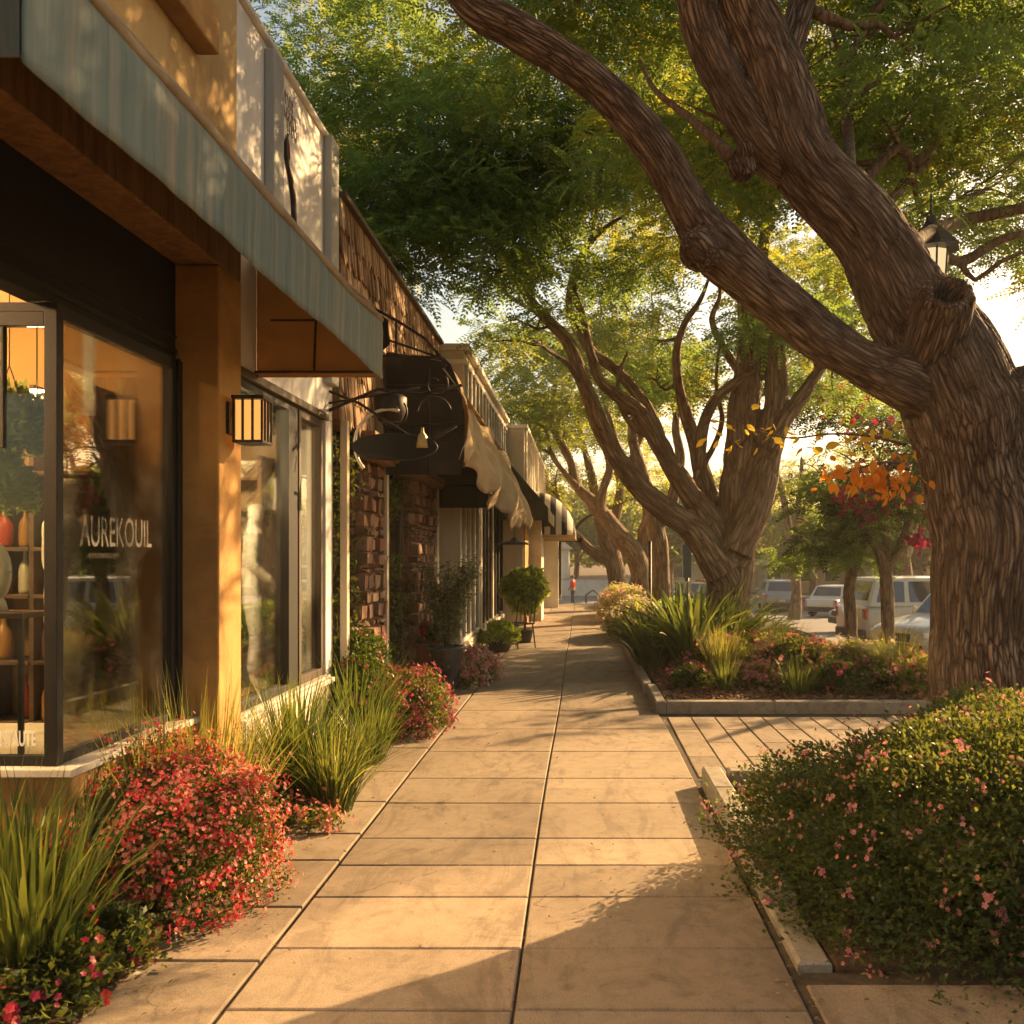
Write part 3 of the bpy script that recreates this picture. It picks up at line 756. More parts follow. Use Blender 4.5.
# low shoot with orange and yellow leaves on the near side of the trunk
def big_leaves(pts, seed, size, mat, name, parent, hang=.5):
    g = np.random.default_rng(seed); n = len(pts); pts = np.array(pts)
    yaw = g.uniform(0, 6.28, n); Mx = rotmats(yaw, g.normal(hang, .4, n), g.normal(0, .5, n)); s = size * g.uniform(.65, 1.25, n)
    m = 7; t = np.linspace(0, 1, m); wd = np.array([.05, .62, .95, 1., .8, .42, .02]) * .36
    tmpl = np.zeros((m, 2, 3)); tmpl[:, :, 0] = t[:, None]; tmpl[:, 0, 1] = wd; tmpl[:, 1, 1] = -wd; tmpl[:, :, 2] = (-.22 * t ** 2)[:, None] + .05 * np.sin(t * 9)[:, None]
    q = np.einsum('nij,mkj->nmki', Mx, tmpl) * s[:, None, None, None] + pts[:, None, None, :]
    return npstrips(name, q, mat, parent)
g = np.random.default_rng(3)
sh = MB()
for e in (pl(5.85, (908, 470, .012, 6.2), (890, 462, .009), (860, 468, .007), (835, 478, .004), (815, 482, .002)), pl(5.9, (905, 445, .010, 6.2), (870, 436, .007), (830, 434, .006), (790, 438, .005), (755, 430, .004), (725, 415, .003), (700, 428, .002)),
          pl(5.9, (755, 430, .004), (740, 445, .003), (722, 455, .002)), pl(5.85, (885, 462, .006), (888, 478, .004), (892, 492, .003)), pl(5.85, (860, 468, .005), (865, 480, .003), (862, 492, .002))):
    pts, r = resample(e, .04); sh.tube([tuple(q) for q in pts], list(r), 6)
o = sh.build('shoot', M['bark_thin'], T1, smooth=True); add_bark_attr(o)
lo = [P(g.normal(887, 13), g.normal(478, 11), g.uniform(5.7, 5.95)) for _ in range(70)] + [P(g.uniform(815, 880), g.normal(474, 6), g.uniform(5.75, 5.95)) for _ in range(50)]
big_leaves(lo, 4, .066, M['leaf_autumn'], 'autumn_foliage', T1, .7)
lo = [P(g.uniform(700, 765), 432 + g.normal(0, 11), g.uniform(5.8, 6.)) for _ in range(20)] + [P(g.uniform(765, 900), 437 + g.normal(0, 9), g.uniform(5.8, 6.)) for _ in range(42)]
big_leaves(lo, 5, .07, M['leaf_yellow'], 'yellow_foliage', T1, .4)

# ---------------------------------------------------------------- second tree
T2 = thing('street_tree', 'many-limbed street tree rising from the dark strap-leaved plants', 'tree', P(728, 655, 16))
limbs2 = [
    [(*P(728, 675, 16), .44)] + pl(16, (728, 640, .39), (728, 600, .37), (731, 560, .38), (737, 520, .31), (738, 470, .27), (744, 405, .25), (750, 345, .21), (745, 290, .15), (738, 230, .1), (725, 160, .06)),
    pl(15.8, (735, 550, .34), (752, 510, .28), (766, 455, .24), (776, 400, .2), (773, 335, .16), (762, 285, .12), (768, 220, .08), (790, 150, .05)),
    pl(15.7, (722, 575, .3), (707, 548, .26), (688, 525, .215), (663, 508, .19), (640, 488, .165), (620, 462, .15), (603, 432, .14), (592, 405, .125), (582, 378, .12), (569, 343, .11), (548, 320, .1), (530, 300, .09), (504, 257, .07), (484, 228, .055), (466, 206, .04), (440, 170, .02)),
    pl(15.9, (722, 545, .26), (706, 515, .215), (690, 494, .18), (675, 472, .165), (662, 450, .15), (650, 428, .14), (636, 408, .13), (616, 394, .12), (600, 380, .1), (590, 350, .08), (583, 318, .07), (574, 285, .06), (590, 240, .045), (600, 190, .03)),
    pl(16.1, (668, 462, .12), (652, 418, .115), (640, 398, .11), (618, 372, .1), (592, 352, .09), (574, 322, .08), (569, 300, .07), (578, 262, .06), (600, 232, .05), (625, 215, .03)),
    pl(16.3, (716, 520, .2), (704, 480, .16), (695, 440, .12), (683, 405, .1), (676, 360, .08), (684, 325, .065), (700, 300, .05), (712, 270, .03)),
    pl(15.8, (700, 470, .1), (702, 430, .1), (715, 400, .09), (738, 380, .08), (752, 372, .06)),
    pl(15.6, (770, 450, .15), (785, 420, .13), (803, 395, .12), (818, 372, .09), (850, 330, .06), (880, 290, .04)),
    pl(16.2, (690, 500, .08), (700, 470, .07), (712, 450, .055), (722, 420, .05), (716, 380, .04), (722, 330, .03)),
    pl(16.4, (745, 380, .09), (725, 350, .07), (712, 320, .06), (720, 290, .04), (700, 250, .025)),
    pl(16., (676, 470, .07), (664, 440, .07), (640, 432, .06), (622, 410, .05), (618, 380, .04), (628, 350, .03)),
    pl(16., (530, 300, .05), (520, 262, .045), (512, 230, .03)), pl(16., (548, 318, .05), (515, 300, .045), (480, 270, .035), (440, 262, .03), (420, 270, .02)),
]
C2, R2 = bark_solid('trunk', limbs2, .026, M['bark_far'], T2, 31, .02, .8, wob=.06)
cl = (region(50, 300, 545, 50, 262, 12.5, 16, 41, (.6, 1.0), .2) + region(34, 530, 745, 40, 205, 13, 17, 42, (.6, 1.0), .28) + region(26, 720, 905, 60, 330, 14, 18, 43, (.55, .95), .33)
      + region(11, 335, 450, 215, 285, 12.5, 14.5, 44, (.4, .65), .2) + region(10, 500, 700, 205, 290, 14, 17, 45, (.4, .6), .35) + region(8, 440, 560, 255, 345, 14, 16, 46, (.3, .5), .3)
      + region(12, 270, 420, -60, 90, 13, 16, 47, (.6, .9), .2) + region(16, 620, 900, 330, 420, 17, 21, 48, (.5, .8), .3))
tw = twigs_to(C2, R2, [c for c, r in cl], 6, .035, rmax=.13, sub=3, maxd=9)
o = tw.build('branchwork', M['bark_thin'], T2, smooth=True); add_bark_attr(o)
FT2 = frond_template(7, .34, .016, .075)
for q_, m_ in ((0, 'leaf_sun_gold'), (1, 'leaf_fresh')):  # here too some clumps carry sunlight in a yellower leaf colour
    cq = [x for i, x in enumerate(cl) if (i % 5 == 0) == (q_ == 0)]
    npmesh('crown', fronds([c for c, r in cq], [r for c, r in cq], 150, 22 + q_, FT2, (.8, 1.35)), M[m_], T2)

# ---------------------------------------------------------------- trees further down the walk
FT3 = frond_template(5, .42, .028, .12)
def far_tree(label, base, limbs, clumps, seed, leafm='leaf_far', vox=.04, per=60, bark='bark_far', tmpl=None, sub=2):
    T = thing('street_tree', label, 'tree', base)
    C, Rr = bark_solid('trunk', limbs, vox, M[bark], T, seed, .012, .7, wob=.08)
    tw = twigs_to(C, Rr, [c for c, r in clumps], seed + 1, .04, rmax=.15, sub=sub, maxd=9)
    o = tw.build('branchwork', M['bark_thin'], T, smooth=True); add_bark_attr(o)
    npmesh('crown', fronds([c for c, r in clumps], [r for c, r in clumps], per, seed + 2, FT3 if tmpl is None else tmpl, (.8, 1.3)), M[leafm], T)
    return T
far_tree('slim dark-trunked street tree between the black pole and the second big tree', P(663, 640, 25),
         [pl(25, (663, 655, .32), (662, 620, .25), (661, 575, .23), (657, 535, .23), (650, 500, .2), (640, 465, .16), (632, 430, .13), (640, 390, .1), (650, 350, .07)), pl(25, (656, 530, .18), (672, 500, .16), (680, 460, .14), (676, 420, .1), (690, 370, .07)), pl(25, (645, 480, .12), (622, 455, .1), (610, 420, .07), (598, 380, .05))],
         region(46, 540, 900, 230, 395, 22, 28, 61, (.7, 1.3), .25), 60)
far_tree('sunlit orange-barked street tree with a forked low trunk beside the pale flower mound', P(639, 615, 30),
         [pl(30, (640, 625, .42), (640, 600, .34), (641, 574, .33), (634, 556, .32), (622, 538, .28), (606, 518, .24), (590, 500, .2), (577, 486, .17), (570, 460, .14), (560, 440, .12), (552, 420, .09), (556, 380, .06)),
          pl(30.2, (641, 570, .28), (645, 540, .24), (648, 510, .2), (640, 480, .17), (636, 450, .13), (650, 410, .09), (655, 370, .06)), pl(29.8, (600, 512, .16), (603, 490, .14), (610, 465, .13), (602, 435, .1), (606, 400, .07)), pl(29.8, (578, 488, .12), (566, 475, .1), (552, 455, .08), (546, 430, .06))],
         region(40, 485, 680, 330, 440, 27, 33, 71, (.7, 1.25), .3), 70, 'leaf_far', per=70)
far_tree('leaning pale street tree at the far end of the tree row', P(619, 603, 35),
         [pl(35, (619, 612, .4), (618, 590, .34), (614, 565, .33), (607, 540, .3), (602, 520, .26), (596, 500, .2), (590, 470, .15), (582, 440, .1), (575, 410, .07)), pl(35, (612, 560, .24), (598, 556, .2), (585, 545, .18), (570, 528, .14), (562, 512, .1), (556, 490, .07)), pl(35, (607, 540, .2), (616, 515, .18), (620, 485, .15), (612, 450, .1))],
         region(36, 500, 660, 400, 505, 33, 40, 81, (.8, 1.4), .36), 80, 'leaf_sun_gold', per=50)
# trees of the parking place, further right: their crowns shade the walk
def lot_tree(label, x, y, zc, seed, ncl, per, lm='leaf_fresh', rx=2.6):
    g_ = np.random.default_rng(seed); z0 = gz(x, y); cl_ = []
    while len(cl_) < ncl:
        d_ = g_.normal(size=3); d_ /= np.linalg.norm(d_); q = np.array([x, y, zc]) + d_ * np.array([rx, rx, 1.5]) * g_.uniform(.2, 1)
        cl_.append((q, g_.uniform(.5, .95)))
    lm_ = [[(x, y, z0 - .1, .3), (x + .1, y, z0 + 1.2, .22), (x, y + .1, z0 + 2.6, .2), (x - .6, y, zc - .3, .12), (x - 1.2, y, zc + .6, .06)], [(x, y, z0 + 2.2, .17), (x + .8, y + .3, zc - .5, .12), (x + 1.4, y + .5, zc + .5, .06)], [(x, y, z0 + 2.4, .15), (x + .1, y - .9, zc - .2, .1), (x, y - 1.4, zc + .6, .05)]]
    far_tree(label, (x, y, z0), lm_, cl_, seed, lm, .04, per, tmpl=FT2)
lot_tree('leafy tree of the parking place behind the upper trunk of the huge tree', 10.2, 18.8, 4.8, 501, 12, 60)
lot_tree('tall tree of the parking place above the white car', 10.6, 24.5, 4.6, 503, 11, 60)
lot_tree('spreading tree of the parking place between the far cars and the magenta blossom', 10.8, 33.5, 4.6, 505, 14, 50, 'leaf_far', 3.0)
lot_tree('golden tree of the parking place beyond the far cars', 8.9, 42, 5.0, 507, 26, 60, 'leaf_sun_gold', 3.6)
# two small trees on the bank by the parked cars
def small_tree(label, bx, limbs, clumps, seed, leafm, per=120):
    T = thing('small_tree', label, 'tree', bx)
    C, Rr = bark_solid('trunk', limbs, .03, M['bark_far'], T, seed, .006, 1.2, wob=.03)
    tw = twigs_to(C, Rr, [c for c, r in clumps], seed + 1, .022, rmax=.1, sub=2, maxd=5)
    o = tw.build('branchwork', M['bark_thin'], T, smooth=True); add_bark_attr(o)
    npmesh('crown', fronds([c for c, r in clumps], [r for c, r in clumps], per, seed + 2, frond_template(6, .34, .022, .10), (.8, 1.3)), M[leafm], T)
    return T
small_tree('small dark green tree with the thinner trunk beside the white van', P(852, 650, 18.5),
           [pl(21, (852, 680, .16), (851, 620, .135), (849, 590, .13), (852, 570, .125), (846, 545, .1), (838, 520, .08), (825, 495, .05)), pl(21, (852, 575, .1), (862, 550, .08), (868, 520, .06), (865, 480, .04))],
           region(20, 775, 880, 470, 560, 20, 22, 91, (.4, .65), .2), 90, 'leaf_fresh')
small_tree('small tree with magenta blossom in front of the white car bonnet', P(889, 672, 20.5),
           [pl(20.5, (889, 680, .17), (888, 625, .145), (887, 590, .14), (885, 568, .14), (875, 545, .09), (862, 520, .07), (850, 495, .05)), pl(20.5, (887, 572, .11), (900, 545, .085), (910, 515, .07), (915, 480, .05)), pl(20.5, (885, 560, .09), (886, 520, .06), (880, 480, .04))],
           region(28, 815, 965, 400, 545, 19.5, 21.5, 95, (.4, .65), .2), 94, 'leaf_dark')
g = np.random.default_rng(8)
SM = [o for o in COL.objects if o.get('label', '').startswith('small tree with magenta')][0]
c = np.concatenate([np.array([P(g.normal(x_, s_), g.normal(y_, 5 + s_ * .35), g.uniform(18.9, 19.8)) for _ in range(k)]) for x_, y_, s_, k in ((868, 505, 8, 60), (848, 497, 8, 40), (905, 500, 10, 30), (870, 470, 18, 34), (872, 425, 26, 40), (850, 400, 20, 24))])
d = g.normal(size=c.shape); d /= np.linalg.norm(d, axis=1)[:, None]
npmesh('blossom', blossom_faces(c, d, .07, 9), M['petal_magenta'], SM)
c = np.array([P(g.normal(919, 6), g.normal(540, 5), g.uniform(19.2, 19.8)) for _ in range(60)]); d = g.normal(size=c.shape); d /= np.linalg.norm(d, axis=1)[:, None]
npmesh('blossom', blossom_faces(c, d, .06, 9), M['petal_magenta'], SM)
# ---------------------------------------------------------------- building materials
M['ochre'] = mat_rough('ochre', (.36, .185, .055), (.50, .28, .09), 2.2, .88, .6, 45., .006, (.16, .08, .03))
M['ochre_up'] = mat_rough('ochre_up', (.40, .25, .10), (.58, .40, .18), 1.4, .9, .7, 30., .01, (.15, .09, .04), (1, 1, .5))
M['white_wall'] = mat_rough('white_wall', (.64, .61, .56), (.76, .73, .68), 1.1, .85, .4, 40., .004, (.36, .32, .26), (1, 1, .35))
M['grey_trim'] = mat_rough('grey_trim', (.30, .30, .28), (.38, .375, .35), 2., .8, .3, 60., .003)
M['beige'] = mat_rough('beige', (.46, .38, .27), (.60, .51, .38), 1.3, .85, .4, 40., .004, (.26, .2, .13), (1, 1, .4))
M['cream'] = mat_rough('cream', (.62, .56, .46), (.75, .69, .58), 1.3, .85, .3, 40., .004, (.4, .34, .25))
M['dark_metal'] = mat_rough('dark_metal', (.012, .010, .009), (.03, .026, .022), 5., .5, .2, 60., .002, None, (1, 1, 1), .3, .5)
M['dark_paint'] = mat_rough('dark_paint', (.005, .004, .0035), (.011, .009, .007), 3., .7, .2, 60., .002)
M['iron'] = mat_rough('iron', (.02, .016, .013), (.06, .045, .035), 9., .55, .5, 60., .003, None, (1, 1, 1), .5)
M['frame_wood'] = mat_rough('frame_wood', (.05, .035, .022), (.10, .07, .045), 5., .6, .4, 60., .003, None, (8, 8, 1))
M['sill'] = mat_rough('sill', (.50, .44, .36), (.64, .58, .48), 4., .7, .3, 60., .003, (.3, .24, .17))
M['wood'] = mat_rough('wood', (.16, .08, .035), (.30, .16, .07), 3., .75, .6, 30., .006, (.08, .04, .02), (9, 9, 1))
M['awning_teal'] = mat_rough('awning_teal', (.06, .10, .10), (.145, .175, .165), 2.2, .8, .3, 90., .002, (.26, .21, .14), (7, 7, .45))
M['glass'] = mat_glass('glass', (.88, .86, .80), .85, .012)
M['glass2'] = mat_glass('glass2', (.80, .82, .76), .75, .006)
M['interior'] = mat_rough('interior', (.42, .24, .09), (.52, .31, .12), 1., .9, .2)
M['interior2'] = mat_rough('interior2', (.30, .20, .11), (.40, .28, .16), 1., .9, .2)
M['shelf'] = mat_rough('shelf', (.05, .028, .014), (.10, .055, .03), 5., .6, .3, 40., .003, None, (1, 8, 8))
M['ceramic'] = mat_plain('ceramic', (.62, .55, .44), .35)
M['letter'] = mat_plain('letter', (.72, .68, .58), .6)
t = NT('letter_faint'); d = t.n('ShaderNodeBsdfDiffuse'); d.inputs[0].default_value = (.66, .6, .5, 1); tr = t.n('ShaderNodeBsdfTransparent'); mx = t.n('ShaderNodeMixShader'); t.l(t.math('ADD', t.math('MULTIPLY', t.noise(t.coord(), 14., 3), .24), .0), mx.inputs[0]); t.l(tr.outputs[0], mx.inputs[1]); t.l(d.outputs[0], mx.inputs[2]); t.l(mx.outputs[0], t.out.inputs[0]); M['letter_faint'] = t.m
M['pot_dark'] = mat_rough('pot_dark', (.03, .032, .034), (.07, .07, .068), 4., .5, .3, 60., .003)
M['pot_red'] = mat_rough('pot_red', (.16, .05, .03), (.28, .10, .055), 4., .6, .4, 60., .003)

def mat_cloth(name, c1, c2, tc, trans=.4, stripes=None, stretch=(1, 1, 1), scale=3.):
    t = NT(name); v = t.coord('Object', stretch)
    col = t.ramp(t.noise(v, scale, 5, .65, .4), [(.3, c1), (.7, c2)])
    wv = t.noise(t.coord('Object'), 220., 2, .5)
    nb = t.bump(t.math('ADD', wv, t.math('MULTIPLY', t.noise(v, 9., 3), 3.)), .35, .003)
    d = t.n('ShaderNodeBsdfDiffuse'); t.l(col, d.inputs[0]); t.l(nb, d.inputs['Normal'])
    tr = t.n('ShaderNodeBsdfTranslucent'); t.l(t.mixc(.6, col, tc), tr.inputs[0])
    mx = t.n('ShaderNodeMixShader'); mx.inputs[0].default_value = trans
    t.l(d.outputs[0], mx.inputs[1]); t.l(tr.outputs[0], mx.inputs[2]); t.l(mx.outputs[0], t.out.inputs[0]); return t.m
M['cloth_backlit'] = mat_cloth('cloth_backlit', (.40, .25, .11), (.50, .33, .16), (.60, .36, .13), .38)
M['cloth_beige'] = mat_cloth('cloth_beige', (.36, .27, .17), (.62, .50, .34), (.7, .45, .18), .25, None, (1, 1, 1), 2.2)
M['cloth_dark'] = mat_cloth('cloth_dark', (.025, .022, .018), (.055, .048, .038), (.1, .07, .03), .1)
M['cloth_olive'] = mat_cloth('cloth_olive', (.06, .052, .04), (.11, .095, .07), (.16, .11, .05), .2)
M['cloth_white'] = mat_cloth('cloth_white', (.6, .56, .48), (.75, .7, .6), (.8, .65, .45), .3)

def mat_stone():
    t = NT('stone'); g = t.n('ShaderNodeNewGeometry'); v = t.coord()
    col = t.ramp(g.outputs['Random Per Island'], [(0, (.10, .045, .028)), (.3, (.22, .10, .055)), (.55, (.33, .18, .10)), (.8, (.16, .10, .075)), (1, (.42, .28, .17))])
    n = t.noise(v, 22., 5, .7); col = t.mixc(t.math('MULTIPLY', n, .5), col, (.09, .05, .035))
    t.princ(col, .85, 0, t.bump(n, .8, .012), .3); return t.m
M['stone'] = mat_stone()
def mat_shake():
    t = NT('shake'); g = t.n('ShaderNodeNewGeometry'); v = t.coord('Object', (14, 14, 1.6))
    n = t.noise(v, 2.2, 5, .7, .3)
    col = t.ramp(t.math('ADD', t.math('MULTIPLY', g.outputs['Random Per Island'], .5), t.math('MULTIPLY', n, .5)), [(.2, (.11, .06, .032)), (.45, (.26, .15, .08)), (.62, (.40, .26, .15)), (.85, (.58, .45, .30))])
    t.princ(col, .85, 0, t.bump(n, .9, .012), .25); return t.m
M['shake'] = mat_shake()

def rects(mb, lst):
    for r in lst: mb.box(*r)
    return mb

# ================================================================ ochre shop (next to the camera)
A = thing('shop_building', 'ochre stucco corner shop with a column, black fascia and long teal awning', 'building', (-2.2, 3.5, 0))
rects(MB(), [(-6, -2.13, 4.17, 5.5, -.05, .68)]).build('wall', M['ochre'], A, bevel=.008)
rects(MB(), [(-7, -2.02, -1, 5.86, 3.78, 8.5)]).build('upper_wall', M['ochre_up'], A, bevel=.01)
rects(MB(), [(-2.021, -1.90, -1, 5.25, 4.22, 4.46), (-2.021, -1.93, -1, 5.22, 4.463, 4.62)]).build('cornice', M['ochre'], A, bevel=.012)
rects(MB(), [(-2.27, -1.995, 5.5, 5.86, -.05, 3.199)]).build('column', M['ochre'], A, bevel=.012)
rects(MB(), [(-2.27, -1.998, -1, 5.862, 3.2, 3.78)]).build('beam', M['wood'], A, bevel=.008)
rects(MB(), [(-2.34, -2.235, -1, 5.5, 2.665, 3.25), (-2.233, -2.222, -1, 5.495, 2.70, 2.73), (-2.234, -2.224, -1, 5.495, 2.79, 2.80)]).build('fascia', M['dark_paint'], A, bevel=.003)
rects(MB(), [(-6, -2.10, 4.12, 5.5, .681, .715)]).build('sill', M['sill'], A, bevel=.004)
rects(MB(), [(-7.2, -7, -1, 6, -.05, 3.8), (-7, -2.28, 5.56, 5.66, -.05, 3.2), (-7, -2.28, -1, 5.56, 3.12, 3.19)]).build('interior_wall', M['interior'], A)
rects(MB(), [(-7, -2.3, 4.25, 5.56, .55, .66), (-7, -2.6, 1.5, 4.15, -.05, .02)]).build('interior_floor', M['wood'], A)
w1 = MB()
for y0, y1 in ((4.18, 4.235), (5.36, 5.5)): w1.box(-2.25, -2.195, y0, y1, .716, 2.66)
w1.box(-2.245, -2.2, 4.236, 5.359, .716, .755); w1.box(-2.245, -2.2, 4.236, 5.359, 2.60, 2.66)
w1.box(-2.19, -2.175, 5.40, 5.415, .72, 2.66)
fr = w1.build('window', M['dark_paint'], A, bevel=.003)
rects(MB(), [(-2.226, -2.220, 4.236, 5.359, .756, 2.599)]).build('pane', M['glass'], fr)
w2 = MB(); w2.box(-3.9, -2.252, 4.185, 4.225, .716, .76); w2.box(-3.9, -2.252, 4.185, 4.225, 2.56, 2.62); w2.box(-2.44, -2.425, 4.19, 4.22, 2.05, 2.56); w2.box(-3.95, -3.9, 4.18, 4.23, .716, 2.66); w2.box(-3.9, -2.252, 4.19, 4.22, 2.621, 2.66)
fr2 = w2.build('window', M['dark_paint'], A, bevel=.003)
rects(MB(), [(-3.899, -2.253, 4.2, 4.206, .761, 2.559)]).build('pane', M['glass2'], fr2)
# writing on the panes
Mt = Matrix.Translation((-2.2185, 4.42, 1.64)) @ Matrix.Rotation(R(90), 4, 'Z') @ Matrix.Rotation(R(90), 4, 'X') @ Matrix.Diagonal((.68, 1, 1, 1))
text_mesh('lettering', 'AUREKOUIL', .20, M['letter_faint'], fr, Mt, .0008)
Mt = Matrix.Translation((-2.2185, 4.50, 1.585)) @ Matrix.Rotation(R(90), 4, 'Z') @ Matrix.Rotation(R(90), 4, 'X')
text_mesh('lettering', 'I I I I I I I I I I I I I I I I', .035, M['letter_faint'], fr, Mt, .0008)
Mt = Matrix.Translation((-2.455, 4.197, .80)) @ Matrix.Rotation(R(90), 4, 'X') @ Matrix.Diagonal((.46, 1, 1, 1))
text_mesh('lettering', 'JISTAUTE', .088, M['letter'], fr2, Mt, .0008, .002)
# awning
AX0, AX1, AY0, AY1 = -2.097, -1.29, 2.3, 6.45
aw = MB()
def aw_fn(u, v):
    y = AY0 + (AY1 - AY0) * u
    prof = [(0, 2.74), (.0, 2.86), (.005, 2.98), (.0, 3.06), (-.05, 3.13), (-.14, 3.22), (-.40, 3.44), (-.71, 3.62)]
    k = v * (len(prof) - 1); i = min(int(k), len(prof) - 2); f = k - i
    dx = prof[i][0] * (1 - f) + prof[i + 1][0] * f; z = prof[i][1] * (1 - f) + prof[i + 1][1] * f
    low = max(0, 1 - v * 2.2)
    sag = -.012 * math.sin(u * PI * 4) ** 2 * max(0, min(1, v * 3 - 1))
    return (AX1 + dx + low * (.003 * math.sin(y * 9) + .002 * math.sin(y * 23 + 1)), y, z + sag - .006 * low * math.sin(y * 3.3) + (.05 * max(0, u - .82) / .18 if v > .2 else 0))
aw.grid(aw_fn, 160, 21)
awn = aw.build('awning', M['awning_teal'], A, smooth=True, thick=.004)
for yy, nm in ((AY0, 0), (AY1, 1)):
    e = MB(); e.prism([(AX0, 2.745), (AX1 - .004, 2.745), (AX1 - .004, 3.04), (AX1 - .14, 3.2), (AX0, 3.6)], 'y', yy - .003, yy + .003)
    e.build('end_panel', M['cloth_backlit'] if nm else M['awning_teal'], awn)  # far panel: the backlit orange glow is put into its cloth colour
f = MB()
for yy in (AY0 + .03, AY1 - .03):
    f.tube([(AX0, yy, 2.775), (AX1 - .02, yy, 2.775)], .009, 8); f.tube([(AX1 - .02, yy, 2.78), (AX1 - .02, yy, 3.02), (AX1 - .15, yy, 3.18), (AX0, yy, 3.57)], .011, 8)
f.tube([(AX1 - .02, AY0 + .03, 2.78), (AX1 - .02, AY1 - .03, 2.78)], .012, 8); f.tube([(AX1 - .16, AY0, 3.19), (AX1 - .16, AY1, 3.19)], .012, 8)
f.tube([(-1.72, AY1 - .03, 2.78), (-1.70, AY1 - .03, 3.36)], .009, 6); f.tube([(-1.99, AY1 - .06, 3.1), (-1.32, AY1 - .06, 3.1)], .007, 6)
f.build('awning_frame', M['iron'], awn)
b = MB(); yy_ = np.linspace(AY0, AY1, 60); b.tube([(AX1 - .005 - .004 * math.sin(y * 7), y, 3.07 + (.05 * max(0, (y - AY0) / (AY1 - AY0) - .82) / .18) - .004 * math.sin(y * 5)) for y in yy_], .022, 8); b.tube([(AX1 - .075, y, 3.165 + (.05 * max(0, (y - AY0) / (AY1 - AY0) - .82) / .18) + .003 * math.sin(y * 6)) for y in yy_], .016, 8)
b.build('awning_lit_fold', mat_cloth('fold_lit', (.20, .15, .10), (.36, .29, .20), (.5, .35, .2), .15), awn, smooth=True)  # lighter brown rolls: sunlit folds put in as shape and colour

# things inside the ochre shop
S = thing('display_shelf', 'tall dark shelf unit at the rear of the ochre shop', 'shelf', (-3.2, 5.4, .66))
b = MB()
for x in (-3.62, -3.18, -2.92, -2.60): b.box(x, x + .025, 5.28, 5.54, .66, 2.5)
for z in (.70, 1.02, 1.37, 1.62, 2.02): b.box(-3.594, -3.181, 5.27, 5.539, z, z + .022); b.box(-3.154, -2.921, 5.27, 5.539, z, z + .022); b.box(-2.894, -2.601, 5.27, 5.539, z, z + .022)
b.build('shelf_frame', M['shelf'], S, bevel=.002)
def lathe_thing(name, label, cat, prof, c, mat, group=None, n=20):
    o = MB().lathe(prof, (0, 0, 0), n).build(name, mat, None, smooth=True); o.location = c; return tag(o, label, cat, group)
bot = [(.001, 0), (.03, 0), (.034, .02), (.034, .12), (.026, .15), (.011, .175), (.011, .215), (.013, .22), (.001, .22)]
vas = [(.001, 0), (.035, 0), (.055, .05), (.06, .1), (.045, .16), (.02, .2), (.022, .25), (.032, .27), (.001, .27)]
cols = [mat_plain('jar_red', (.45, .06, .03), .25), mat_plain('jar_amber', (.42, .2, .05), .2), mat_plain('jar_green', (.06, .12, .05), .2), mat_plain('jar_brown', (.13, .06, .03), .3), M['ceramic']]
shx = [-3.55, -3.46, -3.37, -3.28, -3.10, -3.0, -2.84, -2.76, -2.67]
for zi, z in enumerate((.722, 1.042, 1.392, 1.642)):
    for k, x in enumerate(shx):
        if (zi * 5 + k * 3) % 4 == 0: continue
        cN = ['red', 'amber', 'green', 'brown', 'cream'][(k + zi * 2) % 5]
        hgt = (.95 if z > 1.5 else 1.05)
        o = lathe_thing('bottle', f'{cN} bottle, one of those ranged on the shelves inside the ochre shop', 'bottle', [(r * (1 + .1 * (k % 5)), h * hgt) for r, h in bot], (x, 5.33 + .03 * (k % 3), z), cols[(k + zi * 2) % 5], f'{cN} bottles on the ochre shop shelves')
v_ = MB()
pts = [(math.cos(a) * .055, 0, .14 + math.sin(a) * .10) for a in np.linspace(0, 2 * PI, 25)]
v_.tube(pts, .026, 10, False); v_.lathe([(.001, -.02), (.06, -.02), (.05, .02), (.03, .05), (.001, .06)], (0, 0, 0), 16)
o = v_.build('ring_vase', M['ceramic'], None, smooth=True); o.location = (-2.62, 4.45, 1.37); o.scale = (1, 1, 1.1)
tag(o, 'pale open ring-shaped vase behind the front pane of the ochre shop', 'vase')
T_ = thing('display_table', 'slim dark display stand carrying the ring vase in the ochre shop window', 'table', (-2.62, 4.5, .66))
rects(MB(), [(-2.85, -2.42, 4.33, 4.6, 1.325, 1.348)]).build('top', M['shelf'], T_, bevel=.002)
for x in (-2.84, -2.45):
    for y in (4.35, 4.58): MB().box(x, x + .02, y - .01, y + .01, .66, 1.324).build('leg', M['dark_metal'], T_)
# hanging plant
H = thing('hanging_plant', 'trailing green plant hanging in a basket behind the ochre shop glass', 'plant', (-2.72, 4.75, 2.3))
MB().lathe([(.001, 2.10), (.07, 2.11), (.11, 2.17), (.12, 2.22), (.115, 2.22), (.001, 2.2)], (-2.72, 4.75, 0), 18).build('basket', M['pot_red'], H, smooth=True)
b = MB(); b.tube([(-2.72, 4.75, 3.12), (-2.72, 4.75, 2.5), (-2.82, 4.75, 2.21)], .003, 5); b.tube([(-2.72, 4.75, 2.5), (-2.62, 4.75, 2.21)], .003, 5); b.build('chain', M['iron'], H)
Q, *_ = leaf_cloud(2600, (-2.72, 4.75, 2.12), (.2, .2, .3), 3, .055, .028, thr=.3)
Q2, *_ = leaf_cloud(900, (-2.70, 4.72, 1.95), (.12, .12, .28), 4, .05, .025, thr=.3)
Q2[:, :, 2] -= .12
npmesh('foliage', np.concatenate([Q, Q2]), M['leaf_fresh'], H)
